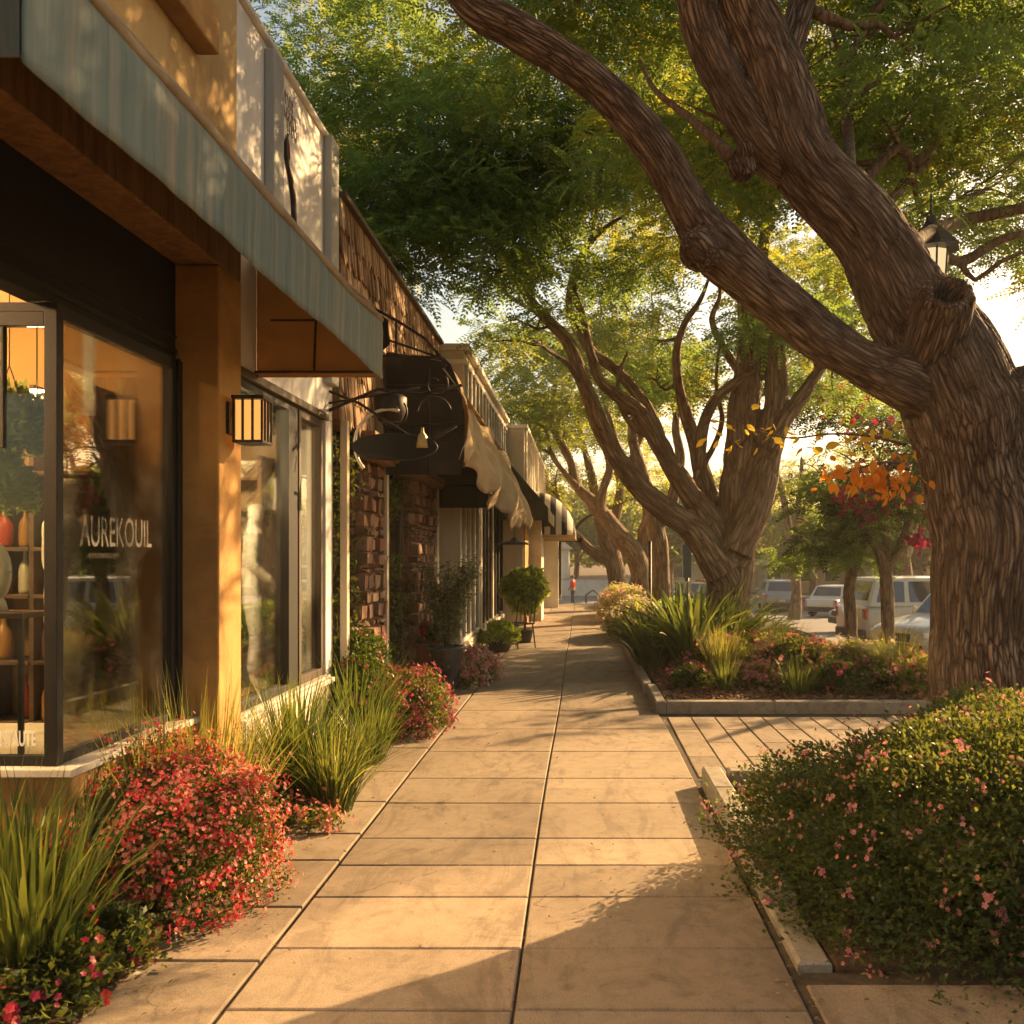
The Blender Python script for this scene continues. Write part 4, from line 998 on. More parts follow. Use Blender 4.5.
# added glowing lamp in place of the wall lantern's reflection in the glass
M['reflection_glow'] = mat_emit('reflection_glow', (1., .60, .24), 22.)
M['fill_glow'] = mat_emit('fill_glow', (1., .66, .32), 270.)
Lp = thing('pendant_lamp', 'amber glowing lamp added inside the ochre shop for the wall lantern reflection in its glass', 'lamp', (-2.78, 5.1, 2.4))
MB().lathe([(.04, 2.26), (.055, 2.28), (.055, 2.42), (.04, 2.44)], (-2.78, 5.1, 0), 18).build('shade', M['reflection_glow'], Lp, smooth=True)
b = MB(); b.tube([(-2.78, 5.1, 2.44), (-2.78, 5.1, 3.12)], .004, 6)
for k in range(6):
    a = k * PI / 3; b.tube([(-2.78 + .062 * math.cos(a), 5.1 + .062 * math.sin(a), 2.25), (-2.78 + .062 * math.cos(a), 5.1 + .062 * math.sin(a), 2.45)], .004, 5)
b.build('cage', M['iron'], Lp)
for i_, (x, y) in enumerate(((-3.5, 3.4), (-4.6, 4.9))):
    o = MB().lathe([(.001, 2.9), (.14, 2.9), (.16, 2.94), (.001, 3.0)], (0, 0, 0), 20).build('fill_lamp', M['fill_glow'], None); o.location = (x, y, .1)  # added lamps, out of view, that brighten the shop inside
    tag(o, ['round unseen lamp added to brighten the ochre shop entrance', 'round unseen lamp added deep inside the ochre shop to brighten it'][i_], 'lamp')
# figures -------------------------------------------------------------
def skin_body(name, verts, edges, radii, mat, parent=None, world=False, sub=2):
    me = bpy.data.meshes.new(name); me.from_pydata(verts, edges, []); o = bpy.data.objects.new(name, me); COL.objects.link(o)
    md = o.modifiers.new('k', 'SKIN'); md.use_smooth_shade = True
    for i, r in enumerate(radii):
        sv_ = me.skin_vertices[0].data[i]; sv_.radius = r if isinstance(r, tuple) else (r, r); sv_.use_root = (i == 0)
    ms = o.modifiers.new('s', 'SUBSURF'); ms.levels = sub; ms.render_levels = sub
    dg = bpy.context.evaluated_depsgraph_get(); dg.update()
    me2 = bpy.data.meshes.new_from_object(o.evaluated_get(dg)); bpy.data.objects.remove(o); me2.name = name; me2.materials.clear()
    return link_mesh(name, me2, mat, parent, world)
def figure(name, label, cat, loc, rz, H, skin, top, bottom, armf=(.0, .0), stride=.0, hair=None):
    """standing figure, H metres tall, looking along its own +Y"""
    T = thing(name, label, cat, loc, rz); s = H / 1.75
    q = lambda *a: tuple(x * s for x in a)
    V = [q(0, 0, .95), q(0, 0, 1.15), q(0, .01, 1.36), q(0, .0, 1.49), q(0, .02, 1.56), q(0, .03, 1.66), q(0, .02, 1.73)]; Rr = [(.15, .10), (.13, .09), (.17, .10), (.06, .06), (.055, .06), (.078, .09), (.05, .06)]
    E = [(i, i + 1) for i in range(6)]
    for sx, fw in ((-1, armf[0]), (1, armf[1])):
        b0 = len(V); V += [q(sx * .19, 0, 1.41), q(sx * .24, .02 - .02, 1.14), q(sx * .23, .12 + fw * .2, .92 + fw * .18), q(sx * .22, .17 + fw * .28, .84 + fw * .2)]
        Rr += [.055, .042, .03, .028]; E += [(2, b0), (b0, b0 + 1), (b0 + 1, b0 + 2), (b0 + 2, b0 + 3)]
        b1 = len(V); V += [q(sx * .095, 0, .86), q(sx * .10, .04 + sx * stride * .5, .48), q(sx * .10, sx * stride, .09), q(sx * .10, .13 + sx * stride, .035)]
        Rr += [.095, .06, .042, (.04, .03)]; E += [(0, b1), (b1, b1 + 1), (b1 + 1, b1 + 2), (b1 + 2, b1 + 3)]
    Rr = [tuple(x * s for x in r) if isinstance(r, tuple) else r * s for r in Rr]
    skin_body('body', V, E, Rr, skin, T)
    if bottom:
        vs = [V[0], q(0, 0, 1.0)]; rs = [(.165 * s, .115 * s), (.15 * s, .105 * s)]; es = [(0, 1)]
        for b1 in (11, 19):
            k = len(vs); vs += [V[b1], V[b1 + 1], tuple(np.array(V[b1 + 2]) + (0, 0, .05 * s))]; rs += [.108 * s, .075 * s, .062 * s]; es += [(0, k), (k, k + 1), (k + 1, k + 2)]
        skin_body('trousers', vs, es, rs, bottom, T)
    if top:
        vs = [q(0, 0, .93), V[1], V[2], q(0, 0, 1.45)]; rs = [(.17 * s, .12 * s), (.15 * s, .11 * s), (.185 * s, .115 * s), (.08 * s, .07 * s)]; es = [(0, 1), (1, 2), (2, 3)]
        for b0 in (7, 15):
            k = len(vs); vs += [V[b0], V[b0 + 1], V[b0 + 2]]; rs += [.068 * s, .055 * s, .042 * s]; es += [(2, k), (k, k + 1), (k + 1, k + 2)]
        skin_body('shirt', vs, es, rs, top, T)
    if hair:
        MB().lathe([(.001, .105), (.05, .095), (.085, .05), (.09, 0), (.082, -.03)], (0, 0, 0), 16).build('hair', hair, T, False, smooth=True).location = q(0, .01, 1.66)
    return T
mann = mat_plain('mannequin', (.62, .58, .50), .4); linen = mat_cloth('linen', (.5, .46, .38), (.66, .62, .53), (.7, .6, .4), .2)
dark_cl = mat_cloth('dark_cl', (.05, .045, .045), (.1, .09, .085), (.1, .08, .06), .1)
figure('mannequin', 'white mannequin in pale linen clothes in the second shop window', 'mannequin', (-2.44, 7.42, .60), R(-70), 1.4, mann, linen, mat_cloth('white_cl', (.6, .58, .54), (.75, .72, .67), (.7, .6, .5), .2), (.1, .3))
figure('mannequin', 'slim mannequin in pale linen behind the reflections of the ochre shop side window', 'mannequin', (-2.70, 5.2, .66), R(-80), 1.36, mann, linen, linen, (.0, .0))
# paper sign hanging
o = MB().box(-.03, .03, -.004, .004, -.22, .22).build('hanging_banner', M['letter'], None); o.location = (-2.47, 5.02, 2.52); tag(o, 'narrow white banner hanging in the ochre shop side window', 'banner')

# ================================================================ white shop
B = thing('shop_building', 'white plastered shop with flat pilasters and a curved snake-like mark', 'building', (-2.1, 7, 0))
b = MB(); b.box(-7, -2.1, 5.87, 8.42, 2.72, 5.0); b.box(-2.4, -2.1, 8.2, 8.42, -.05, 2.719); b.box(-2.4, -2.1, 5.87, 6.02, -.05, 2.719); b.build('wall', M['white_wall'], B, bevel=.008)
b = MB(); b.box(-2.4, -2.07, 6.021, 8.199, -.05, .56); b.build('lower_wall', M['beige'], B, bevel=.01)
for y0, y1 in ((6.6, 6.82), (8.12, 8.36)): MB().box(-2.099, -2.03, y0, y1, 3.0, 4.95 if y0 < 7 else 5.02).build('pilaster', M['grey_trim'], B, bevel=.01)
b = MB(); b.box(-7, -2.06, 5.87, 8.42, 5.001, 5.035); b.build('parapet_cap', M['white_wall'], B, bevel=.01)
b = MB(); b.box(-6.6, -6.4, 6, 8.4, 0, 2.7); b.box(-6.4, -2.42, 8.32, 8.42, 0, 2.7); b.box(-6.4, -2.42, 5.9, 6.0, 0, 2.7); b.box(-6.4, -2.42, 6.0, 8.32, 2.6, 2.7); b.build('interior_wall', M['interior2'], B)
MB().box(-6.4, -2.41, 6.0, 8.32, .45, .60).build('interior_floor', M['wood'], B)
def window(parent, x, y0, y1, z0, z1, fm, gm, mull=(), fw=.05, dep=.08, glass_in=.04, bars=()):
    b = MB(); b.box(x - dep, x, y0, y0 + fw, z0, z1); b.box(x - dep, x, y1 - fw, y1, z0, z1); b.box(x - dep, x, y0 + fw, y1 - fw, z0, z0 + fw); b.box(x - dep, x, y0 + fw, y1 - fw, z1 - fw, z1)
    for m0, m1 in mull: b.box(x - dep + .003, x - .003, m0, m1, z0 + fw, z1 - fw)
    for zz in bars: b.box(x - dep + .006, x - .006, y0 + fw, y1 - fw, zz - .015, zz + .015)
    fo = b.build('window', fm, parent, bevel=.003)
    b = MB(); b.box(x - glass_in - .004, x - glass_in, y0 + fw, y1 - fw, z0 + fw, z1 - fw); b.build('pane', gm, fo); return fo
fw1 = window(B, -2.12, 6.02, 7.46, .62, 2.70, M['dark_paint'], M['glass2'], (), .05); 
MB().box(-2.2, -2.11, 7.2, 7.409, .67, 2.649).build('side_panel', M['dark_paint'], fw1)
window(B, -2.12, 7.50, 8.19, .62, 2.70, M['frame_wood'], M['glass2'], (), .06)
b = MB(); b.box(-2.3, -2.03, 6.021, 8.22, .561, .60); b.box(-2.3, -2.06, 6.021, 8.21, .601, .619); b.build('sill', M['sill'], B, bevel=.004)
MB().box(-2.4, -2.085, 6.0, 8.25, 2.705, 2.76).build('lintel', M['frame_wood'], B, bevel=.004)
# mark on the wall: flat curved stroke and small script above it
b = MB(); sy = [(7.13, 4.60), (7.06, 4.50), (7.06, 4.42), (7.15, 4.32), (7.22, 4.2), (7.25, 4.05), (7.24, 3.9), (7.25, 3.7), (7.24, 3.45)]
pts, r = resample([(-2.098, y, z, .010 + .022 * math.sin(min(1, i / 5) * PI * .6)) for i, (y, z) in enumerate(sy)], .03)
b.tube([tuple(p) for p in pts], list(r), 8); o = b.build('wall_mark', M['iron'], B, smooth=True)
b = MB(); b.tube([(-2.095, 7.10, 4.58), (-2.09, 7.08, 4.50), (-2.09, 7.11, 4.43), (-2.095, 7.13, 4.38)], [.008, .022, .018, .004], 8); b.build('wall_mark_tip', M['pot_red'], B, smooth=True)
b = MB(); gg = random.Random(4)
for row, (zc, y0, n_) in enumerate(((4.86, 7.02, 5), (4.76, 7.04, 6), (4.68, 7.12, 5))):
    for k in range(n_):
        y = y0 + k * .055; ph = gg.uniform(0, 6)
        b.tube([(-2.099, y + .016 * math.cos(ph + a * 1.1), zc + .042 * math.sin(a + .3 * ph) - .02) for a in np.linspace(0, 4.5, 9)], .0055, 5)
b.build('wall_lettering', mat_plain('script', (.26, .18, .13), .7), B)
Mt = Matrix.Translation((-2.156, 6.22, 1.73)) @ Matrix.Rotation(R(90), 4, 'Z') @ Matrix.Rotation(R(90), 4, 'X') @ Matrix.Diagonal((.72, 1, 1, 1))
text_mesh('lettering', 'IIIOE  I', .16, M['letter_faint'], B, Mt, .0015, .003)
# goods in the white shop
S = thing('display_shelf', 'pale wooden shelf with folded papers at the rear of the white shop', 'shelf', (-2.9, 8.15, .6))
b = MB()
for x in (-3.4, -2.6): b.box(x, x + .03, 8.02, 8.31, .6, 2.4)
for z in (.9, 1.15, 1.4, 1.65, 1.95, 2.2): b.box(-3.369, -2.601, 8.02, 8.309, z, z + .025)
b.build('shelf_frame', M['wood'], S, bevel=.002)
for k in range(9):
    z = (.925, 1.175, 1.425, 1.675, 1.975)[k % 5]; x = -3.25 + .3 * (k // 5) + .06 * (k % 3)
    o = MB().box(-.09, .09, -.1, .1, 0, .04 + .02 * (k % 3)).build('folded_cloth', [linen, M['letter'], M['pot_red'], M['ceramic']][k % 4], None, bevel=.012); o.location = (x, 8.16, z)
    tag(o, 'folded cloth lying on the shelf at the rear of the white shop', 'cloth', 'folded cloths in the white shop')
o = MB().box(-.10, .10, -.006, .006, -.13, .13).build('picture', M['letter'], None); o.location = (-2.52, 8.2, 2.1); tag(o, 'small pale picture hanging on the interior wall of the white shop', 'picture')
O = thing('potted_plant', 'leafy green plant standing low inside the white shop window', 'plant', (-2.6, 7.6, .6))
MB().lathe([(.001, .6), (.09, .6), (.12, .78), (.001, .77)], (-2.6, 7.6, 0), 16).build('pot', M['pot_dark'], O, smooth=True)
Q, *_ = leaf_cloud(2500, (-2.6, 7.6, .95), (.24, .24, .34), 8, .06, .025); npmesh('foliage', Q, M['leaf_fresh'], O)
o = MB().lathe([(.001, 2.35), (.1, 2.35), (.12, 2.38), (.001, 2.43)], (0, 0, 0), 16).build('fill_lamp', mat_emit('shop_fill_glow', (1., .72, .42), 620.), None); o.location = (-2.9, 6.7, .15); tag(o, 'round unseen lamp added to brighten the inside of the white shop', 'lamp')  # added lamp, unseen, to brighten the window goods and mannequin

# wall lantern on the ochre column
Ln = thing('wall_lantern', 'box wall lantern with amber panes and dark bars on the ochre column', 'lamp', (-1.9, 5.68, 2.2))
b = MB(); b.box(-1.994, -1.975, 5.6, 5.76, 2.28, 2.46); b.box(-1.974, -1.955, 5.655, 5.705, 2.38, 2.42)
b.build('bracket', M['dark_metal'], Ln, bevel=.003)
b = MB(); b.box(-1.96, -1.78, 5.585, 5.775, 2.475, 2.495); b.box(-1.955, -1.785, 5.59, 5.77, 2.23, 2.245)
for x in (-1.955, -1.905, -1.85, -1.797): 
    for y in (5.59, 5.758): b.box(x, x + .012, y, y + .012, 2.246, 2.474)
for y in (5.645, 5.70): b.box(-1.797, -1.785, y, y + .012, 2.246, 2.474)
b.build('cage', M['dark_metal'], Ln)
t = NT('amber_glass'); em = t.n('ShaderNodeEmission'); em.inputs[0].default_value = (1, .5, .13, 1); em.inputs[1].default_value = .22
d = t.n('ShaderNodeBsdfTranslucent'); d.inputs[0].default_value = (.8, .45, .16, 1); d2 = t.n('ShaderNodeBsdfDiffuse'); d2.inputs[0].default_value = (.6, .36, .14, 1)
m1 = t.n('ShaderNodeMixShader'); t.l(d.outputs[0], m1.inputs[1]); t.l(d2.outputs[0], m1.inputs[2]); ad = t.n('ShaderNodeAddShader'); t.l(m1.outputs[0], ad.inputs[0]); t.l(em.outputs[0], ad.inputs[1]); t.l(ad.outputs[0], t.out.inputs[0])
M['amber'] = t.m
b = MB(); b.box(-1.942, -1.799, 5.604, 5.757, 2.25, 2.47); b.build('pane', M['amber'], Ln)

# ================================================================ shingled shop with stone piers
Cc = thing('shop_building', 'brown wood-shingled shop with rough red stone piers', 'building', (-2, 11, 0))
MB().box(-7, -2.06, 8.43, 14.38, 2.75, 4.6).build('wall', M['wood'], Cc)
b = MB(); gg = random.Random(9)
z = 2.78; row = 0
while z < 4.62:
    y = 8.44
    while y < 14.36:
        w_ = gg.uniform(.035, .085); h_ = gg.uniform(.27, .33); tk = gg.uniform(.004, .022)
        y1 = min(y + w_, 14.37)
        b.add([(-2.055, y, z), (-2.03 + tk, y, z - gg.uniform(0, .12)), (-2.03 + tk, y1 - .006, z - gg.uniform(0, .12)), (-2.055, y1 - .006, z), (-2.055, y, z + h_), (-2.045, y, z + h_), (-2.045, y1 - .006, z + h_), (-2.055, y1 - .006, z + h_)], [(0, 1, 2, 3), (4, 7, 6, 5), (1, 5, 6, 2), (0, 4, 5, 1), (3, 2, 6, 7)])
        y += w_
    z += .23; row += 1
b.build('cladding', M['shake'], Cc)
MB().box(-7, -1.985, 8.43, 14.38, 4.62, 4.67).build('roof_edge', M['frame_wood'], Cc, bevel=.006)
def stone_pier(y0, y1, x0, x1, z1, seed):
    b = MB(); g_ = random.Random(seed); z = -.05
    while z < z1:
        h = g_.uniform(.06, .17); zt = min(z + h, z1)
        for (axis) in ('s', 'f'):
            a0, a1 = (y0, y1) if axis == 's' else (x0, x1 - .05); a = a0
            while a < a1 - .02:
                w_ = min(g_.uniform(.07, .27), a1 - a); pr = g_.uniform(0, .07)
                if a1 - (a + w_) < .08: w_ = a1 - a
                j = lambda: g_.uniform(-.018, .018)
                if axis == 's': b.add([(x1 - .06, a + .006, z + .006), (x1 - .06, a + w_ - .006, z + .006), (x1 - .06, a + w_ - .006, zt - .006), (x1 - .06, a + .006, zt - .006), (x1 + pr, a + .018 + j(), z + .018 + j()), (x1 + pr, a + w_ - .018 + j(), z + .018 + j()), (x1 + pr + j(), a + w_ - .02 + j(), zt - .018 + j()), (x1 + pr, a + .018 + j(), zt - .02 + j())], [(4, 5, 6, 7), (0, 1, 5, 4), (1, 2, 6, 5), (2, 3, 7, 6), (3, 0, 4, 7)])
                else: b.add([(a + .006, y0 + .05, z + .006), (a + w_ - .006, y0 + .05, z + .006), (a + w_ - .006, y0 + .05, zt - .006), (a + .006, y0 + .05, zt - .006), (a + .018, y0 - pr, z + .018 + j()), (a + w_ - .018, y0 - pr, z + .018 + j()), (a + w_ - .02 + j(), y0 - pr + j(), zt - .018 + j()), (a + .018 + j(), y0 - pr, zt - .02)], [(4, 5, 6, 7), (0, 1, 5, 4), (1, 2, 6, 5), (2, 3, 7, 6), (3, 0, 4, 7)])
                a += w_
        z = zt
    b.box(x0, x1 - .03, y0 + .03, y1, -.05, z1)
    return b
stone_pier(9.3, 10.25, -2.5, -2.06, 2.75, 1).build('pier', M['stone'], Cc, bevel=.006)
stone_pier(12.0, 13.6, -2.5, -2.02, 2.75, 2).build('pier', M['stone'], Cc, bevel=.006)
for q_ in ((-2.05, -1.99, 8.47, 8.56), (-2.04, -2.0, 10.27, 10.36), (-2.03, -1.97, 13.62, 13.8)): MB().box(*q_, -.05, 2.74).build('post', M['beige'], Cc, bevel=.006)
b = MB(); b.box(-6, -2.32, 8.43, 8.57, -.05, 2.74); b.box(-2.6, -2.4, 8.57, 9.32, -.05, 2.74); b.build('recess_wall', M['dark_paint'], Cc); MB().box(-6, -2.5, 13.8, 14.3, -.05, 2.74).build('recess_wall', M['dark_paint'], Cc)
window(Cc, -2.14, 10.37, 11.98, .35, 2.7, M['frame_wood'], M['glass2'], ((11.1, 11.15),), .07)
MB().box(-2.4, -2.08, 10.37, 11.98, -.05, .349).build('lower_wall', M['stone'], Cc)
b = MB(); b.box(-2.1, -1.9, 9.2, 13.7, 2.5, 2.749); b.box(-1.899, -1.86, 9.3, 13.6, 2.53, 2.72); b.build('lintel', M['wood'], Cc, bevel=.01)
# climbing vine beside the pier
V = thing('climbing_vine', 'dark vine with pale flecks climbing beside the first stone pier', 'vine', (-2.2, 9.0, 0))
b = MB()
for k in range(5):
    g_ = random.Random(k); yy = 8.75 + .12 * k
    b.tube([(-2.25 + g_.uniform(-.05, .1), yy + g_.uniform(-.08, .08), z) for z in np.linspace(0, 2.7, 10)], [.014 - .001 * i for i in range(10)], 6)
o = b.build('stem', M['bark_thin'], V, smooth=True); add_bark_attr(o)
g = np.random.default_rng(12); n = 2600; p = np.stack([g.normal(-2.16, .07, n), g.normal(9.0, .17, n), g.uniform(.2, 2.7, n)], -1)
p = p[fbm(p * 4, 2) > .42]; n = len(p)
npmesh('foliage', diamonds(p, g.uniform(.03, .075, n), g.uniform(.02, .045, n), g.uniform(0, 6.3, n), g.normal(.4, .5, n), g.normal(0, .6, n), .2), M['leaf_bush'], V)
V = thing('climbing_vine', 'thin green vine climbing the glass between the two stone piers', 'vine', (-2.1, 11.3, 0))
n = 1500; p = np.stack([g.normal(-2.04, .04, n), g.uniform(10.5, 11.95, n), g.uniform(.2, 2.5, n)], -1); p = p[fbm(p * 3.3 + 5, 2) > .52]; n = len(p)
npmesh('foliage', diamonds(p, g.uniform(.03, .08, n), g.uniform(.02, .045, n), g.uniform(0, 6.3, n), g.normal(.4, .5, n), g.normal(0, .6, n), .2), M['leaf_bush'], V)
b = MB(); b.tube([(-2.06, 11.4 + .1 * math.sin(z * 3), z) for z in np.linspace(0, 2.5, 9)], .01, 6); o = b.build('stem', M['bark_thin'], V); add_bark_attr(o)

# canopy of the shingled shop: black box end, sagging beige cloth along the street
K = thing('shop_canopy', 'black-ended canopy with sagging sunlit beige cloth along its street side', 'awning', (-1.9, 10.3, 2.4))
b = MB()
prof = [(-2.0, 2.42), (-1.235, 2.42), (-1.2, 2.6), (-1.2, 3.05), (-1.24, 3.3), (-1.34, 3.55), (-1.42, 3.62), (-2.0, 3.66)]
b.prism(prof, 'y', 10.2, 10.215); b.build('end_panel', M['cloth_dark'], K)
b = MB(); b.tube([(-1.99, 10.17, 3.32), (-1.28, 10.17, 3.32)], .014, 6); b.tube([(-1.55, 10.17, 2.44), (-1.55, 10.17, 3.5)], .012, 6); b.tube([(-1.99, 10.17, 2.9), (-1.22, 10.17, 2.95)], .012, 6)
b.build('canopy_frame', M['iron'], K)
def drape(u, v):
    y = 10.18 + 7.0 * u
    top = 3.5 - .55 * u; bot = 2.55 - .62 * u + .13 * abs(math.sin(u * 9)) + .05 * math.sin(u * 41 + 1) - .12 * math.sin(u * PI) 
    x = -1.42 + .26 * u + .24 * math.sin(v * 1.6) + .07 * math.sin(u * 19 + v * 2.5) + .035 * math.sin(u * 47 + v * 6) + .018 * math.sin(u * 93 - v * 9)
    return (x - .16 * max(0, v - .8) * 3, y, top * (1 - v) + bot * v + .03 * math.sin(u * 30 + v * 4))
MB().grid(drape, 150, 18).build('drape', M['cloth_beige'], K, smooth=True, thick=.006)
def top_(u, v):
    y = 10.2 + 6.9 * u; return (-2.0 + (.58 + .24 * u) * v, y, 3.68 - .1 * v - .45 * u - .10 * math.sin(u * 9) * v * (1 - v))
MB().grid(top_, 40, 6).build('cloth_top', M['cloth_beige'], K, smooth=True, thick=.006)
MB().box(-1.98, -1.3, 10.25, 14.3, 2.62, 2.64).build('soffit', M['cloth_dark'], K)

# iron sign bracket
Br = thing('sign_bracket', 'black scrolled iron bracket with a dark oval sign and pale bell, beside the white shop', 'sign', (-2.1, 8.3, 2.9))
b = MB(); b.tube([(-2.1, 8.3, 2.80), (-1.7, 8.32, 2.98), (-1.35, 8.34, 2.94), (-1.0, 8.36, 3.02)], .014, 8); b.tube([(-2.1, 8.3, 2.96), (-1.85, 8.31, 2.86), (-1.45, 8.33, 2.6), (-1.25, 8.35, 2.56), (-1.05, 8.36, 2.68)], .012, 8)
b.tube([(-2.1, 8.3, 2.86), (-1.35, 8.31, 2.99)], .010, 6)
def spiral(cx, cz, r0, r1, a0, a1, y=8.33, n=26): return [(cx + (r0 + (r1 - r0) * t) * math.cos(a0 + (a1 - a0) * t), y, cz + (r0 + (r1 - r0) * t) * math.sin(a0 + (a1 - a0) * t)) for t in np.linspace(0, 1, n)]
b.tube(spiral(-1.58, 2.78, .05, .13, 0, 7.), .008, 6); b.tube(spiral(-1.25, 2.78, .16, .12, .2, 3.0), .008, 6); b.tube(spiral(-1.22, 3.02, .04, .11, 1, 7), .008, 6)
b.build('bracket_arm', M['iron'], Br, smooth=True)
b = MB(); b.prism([(-1.56 + .36 * math.cos(a), 2.50 + .115 * math.sin(a)) for a in np.linspace(0, 2 * PI, 32)[:-1]], 'y', 8.31, 8.35); b.build('sign_board', M['dark_paint'], Br, bevel=.005)
b = MB(); b.tube(spiral(-1.60, 2.53, .28, .3, 1.3, 3.9), .014, 8); b.build('scroll', M['ceramic'], Br, smooth=True)
b = MB(); b.lathe([(.001, .14), (.012, .14), (.016, .10), (.04, .07), (.052, .0), (.056, -.03), (.001, -.03)], (-1.33, 8.33, 2.52), 14); b.build('bell', mat_plain('bell_gold', (.45, .33, .13), .4, .3), Br, smooth=True)
b = MB(); b.lathe([(.001, -.1), (.10, -.1), (.14, 0), (.14, .1), (.11, .12), (.001, .12)], (-1.62, 8.45, 2.83), 14); b.tube([(-1.62, 8.45, 2.95), (-1.62, 8.45, 3.0)], .01, 6); b.build('basket', M['iron'], Br, smooth=True)
# little triangular iron bracket above
Tb = thing('awning_bracket', 'small triangular black flap on an iron frame under the shingle wall', 'bracket', (-2.0, 9.2, 3.6))
b = MB(); a_, b2, c_ = (-2.0, 9.25, 3.92), (-1.30, 9.25, 3.42), (-2.0, 9.25, 3.45)
b.tube([a_, (-1.7, 9.25, 3.76), (-1.45, 9.25, 3.6), b2, (-1.25, 9.25, 3.35)], .014, 6); b.tube([(-2.0, 9.25, 3.66), b2], .011, 6); b.tube([(-1.72, 9.25, 3.77), (-1.72, 9.25, 3.46)], .011, 6); b.tube([c_, b2], .011, 6)
b.build('iron_frame', M['iron'], Tb)
MB().prism([(-1.99, 3.9), (-1.8, 3.78), (-1.78, 3.55), (-1.86, 3.48), (-1.99, 3.47)], 'y', 9.235, 9.265).build('flap', M['cloth_dark'], Tb)

# ================================================================ beige panelled shop
D = thing('shop_building', 'beige panelled shop with vertical battens and tall narrow windows', 'building', (-1.7, 18, 0))
MB().box(-7, -1.7, 14.4, 22.4, 2.75, 4.55).build('wall', M['beige'], D, bevel=.01)
b = MB(); b.box(-7, -1.62, 14.35, 22.42, 4.551, 4.64); b.box(-7, -1.66, 14.38, 22.4, 4.36, 4.42); b.build('cornice', M['cream'], D, bevel=.01)
for k in range(15): MB().box(-1.699, -1.66, 14.5 + k * .55, 14.58 + k * .55, 3.0, 4.355).build('batten', M['grey_trim'], D)
b = MB(); b.box(-7, -1.75, 14.4, 14.6, -.05, 2.749); b.box(-1.95, -1.72, 14.605, 22.4, -.05, .3); b.box(-7, -1.74, 17.3, 17.5, -.05, 2.749); b.box(-1.9, -1.74, 19.6, 19.75, .3, 2.749); b.build('lower_wall', M['beige'], D, bevel=.008)
b = MB(); b.box(-5, -4.9, 14.6, 22.4, 0, 2.7); b.box(-4.9, -1.9, 22.2, 22.3, 0, 2.7); b.build('interior_wall', M['interior2'], D)
window(D, -1.76, 14.62, 17.28, .3, 2.7, M['cream'], M['glass2'], [(15.2, 15.26), (15.85, 15.9), (16.5, 16.55)], .06)
window(D, -1.76, 17.52, 19.58, .3, 2.7, M['frame_wood'], M['glass2'], [(18.2, 18.26), (18.9, 18.95)], .06)
window(D, -1.76, 19.77, 22.3, .3, 2.7, M['dark_paint'], M['glass2'], [(20.5, 20.56), (21.3, 21.36)], .06)
MB().box(-2.3, -1.35, 14.36, 14.48, 2.28, 2.62).build('sign_box', M['dark_paint'], D, bevel=.006)
# olive awning
O_ = thing('shop_awning', 'plain dark olive awning with a square end, between the beige drape and the striped awning', 'awning', (-1.4, 20, 2.3))
def aw3(mb, x0, x1, y0, y1, z0, zv, z1, n=10):
    mb.grid(lambda u, v: (x1 if v < .2 else x0 + (x1 - x0) * (1 - (v - .2) / .8), y0 + (y1 - y0) * u, z0 + (zv - z0) * v / .2 if v < .2 else zv + (z1 - zv) * (v - .2) / .8 - .03 * math.sin(u * PI * 3) ** 2), n, 10)
b = MB(); aw3(b, -1.68, -.68, 20, 24.4, 2.28, 2.55, 3.7); b.build('cover', M['cloth_olive'], O_, thick=.006)
for yy in (20.0, 24.4): MB().prism([(-1.68, 2.29), (-.685, 2.29), (-.685, 2.55), (-1.68, 3.69)], 'y', yy - .004, yy + .004).build('end_panel', M['cloth_olive'], O_)
# ================================================================ last buildings
E_ = thing('shop_building', 'cream shop with a white pillar beyond the olive awning', 'building', (-1.3, 30, 0))
b = MB(); b.box(-7, -1.3, 22.45, 40, 2.9, 4.45); b.box(-7, -1.32, 22.45, 24.0, -.05, 2.899); b.build('wall', M['beige'], E_, bevel=.01)
b = MB(); b.box(-7, -1.22, 22.43, 40, 4.451, 4.53); b.build('cornice', M['cream'], E_)
for k in range(20): MB().box(-1.299, -1.25, 22.7 + k * .85, 22.85 + k * .85, 3.1, 4.45).build('batten', M['cream'], E_)
MB().box(-1.32, -.98, 24.2, 25.6, -.05, 2.899).build('pillar', M['cream'], E_, bevel=.01)
MB().box(-1.319, -1.28, 22.5, 23.9, .0, 2.6).build('door_panel', M['ochre'], E_)
b = MB(); b.box(-1.9, -1.3, 25.61, 40, -.05, .3); 
for k in range(8): b.box(-1.32, -1.2, 25.7 + k * 1.9, 25.95 + k * 1.9, .301, 2.9)
b.build('lower_wall', M['cream'], E_)
window(E_, -1.33, 25.95, 32, .3, 2.8, M['dark_paint'], M['glass2'], [(27.4, 27.5), (29, 29.1), (30.5, 30.6)], .08)
window(E_, -1.33, 32.1, 39.9, .3, 2.8, M['dark_paint'], M['glass2'], [(34, 34.1), (36, 36.1), (38, 38.1)], .08)
MB().box(-5, -4.9, 24, 40, 0, 2.9).build('interior_wall', M['interior2'], E_)
F_ = thing('kiosk', 'low dark-framed shop front at the end of the walk', 'building', (-.8, 33, 0))
b = MB(); b.box(-1.29, -.72, 30.4, 30.6, 0, 2.6); b.box(-1.29, -.72, 35.5, 35.7, 0, 2.6); b.box(-1.29, -.7, 30.4, 35.7, 2.601, 2.9); b.build('wall', M['cream'], F_)
window(F_, -.74, 30.62, 35.48, .1, 2.6, M['dark_paint'], M['glass2'], [(31.8, 31.9), (33, 33.1), (34.2, 34.3)], .1)
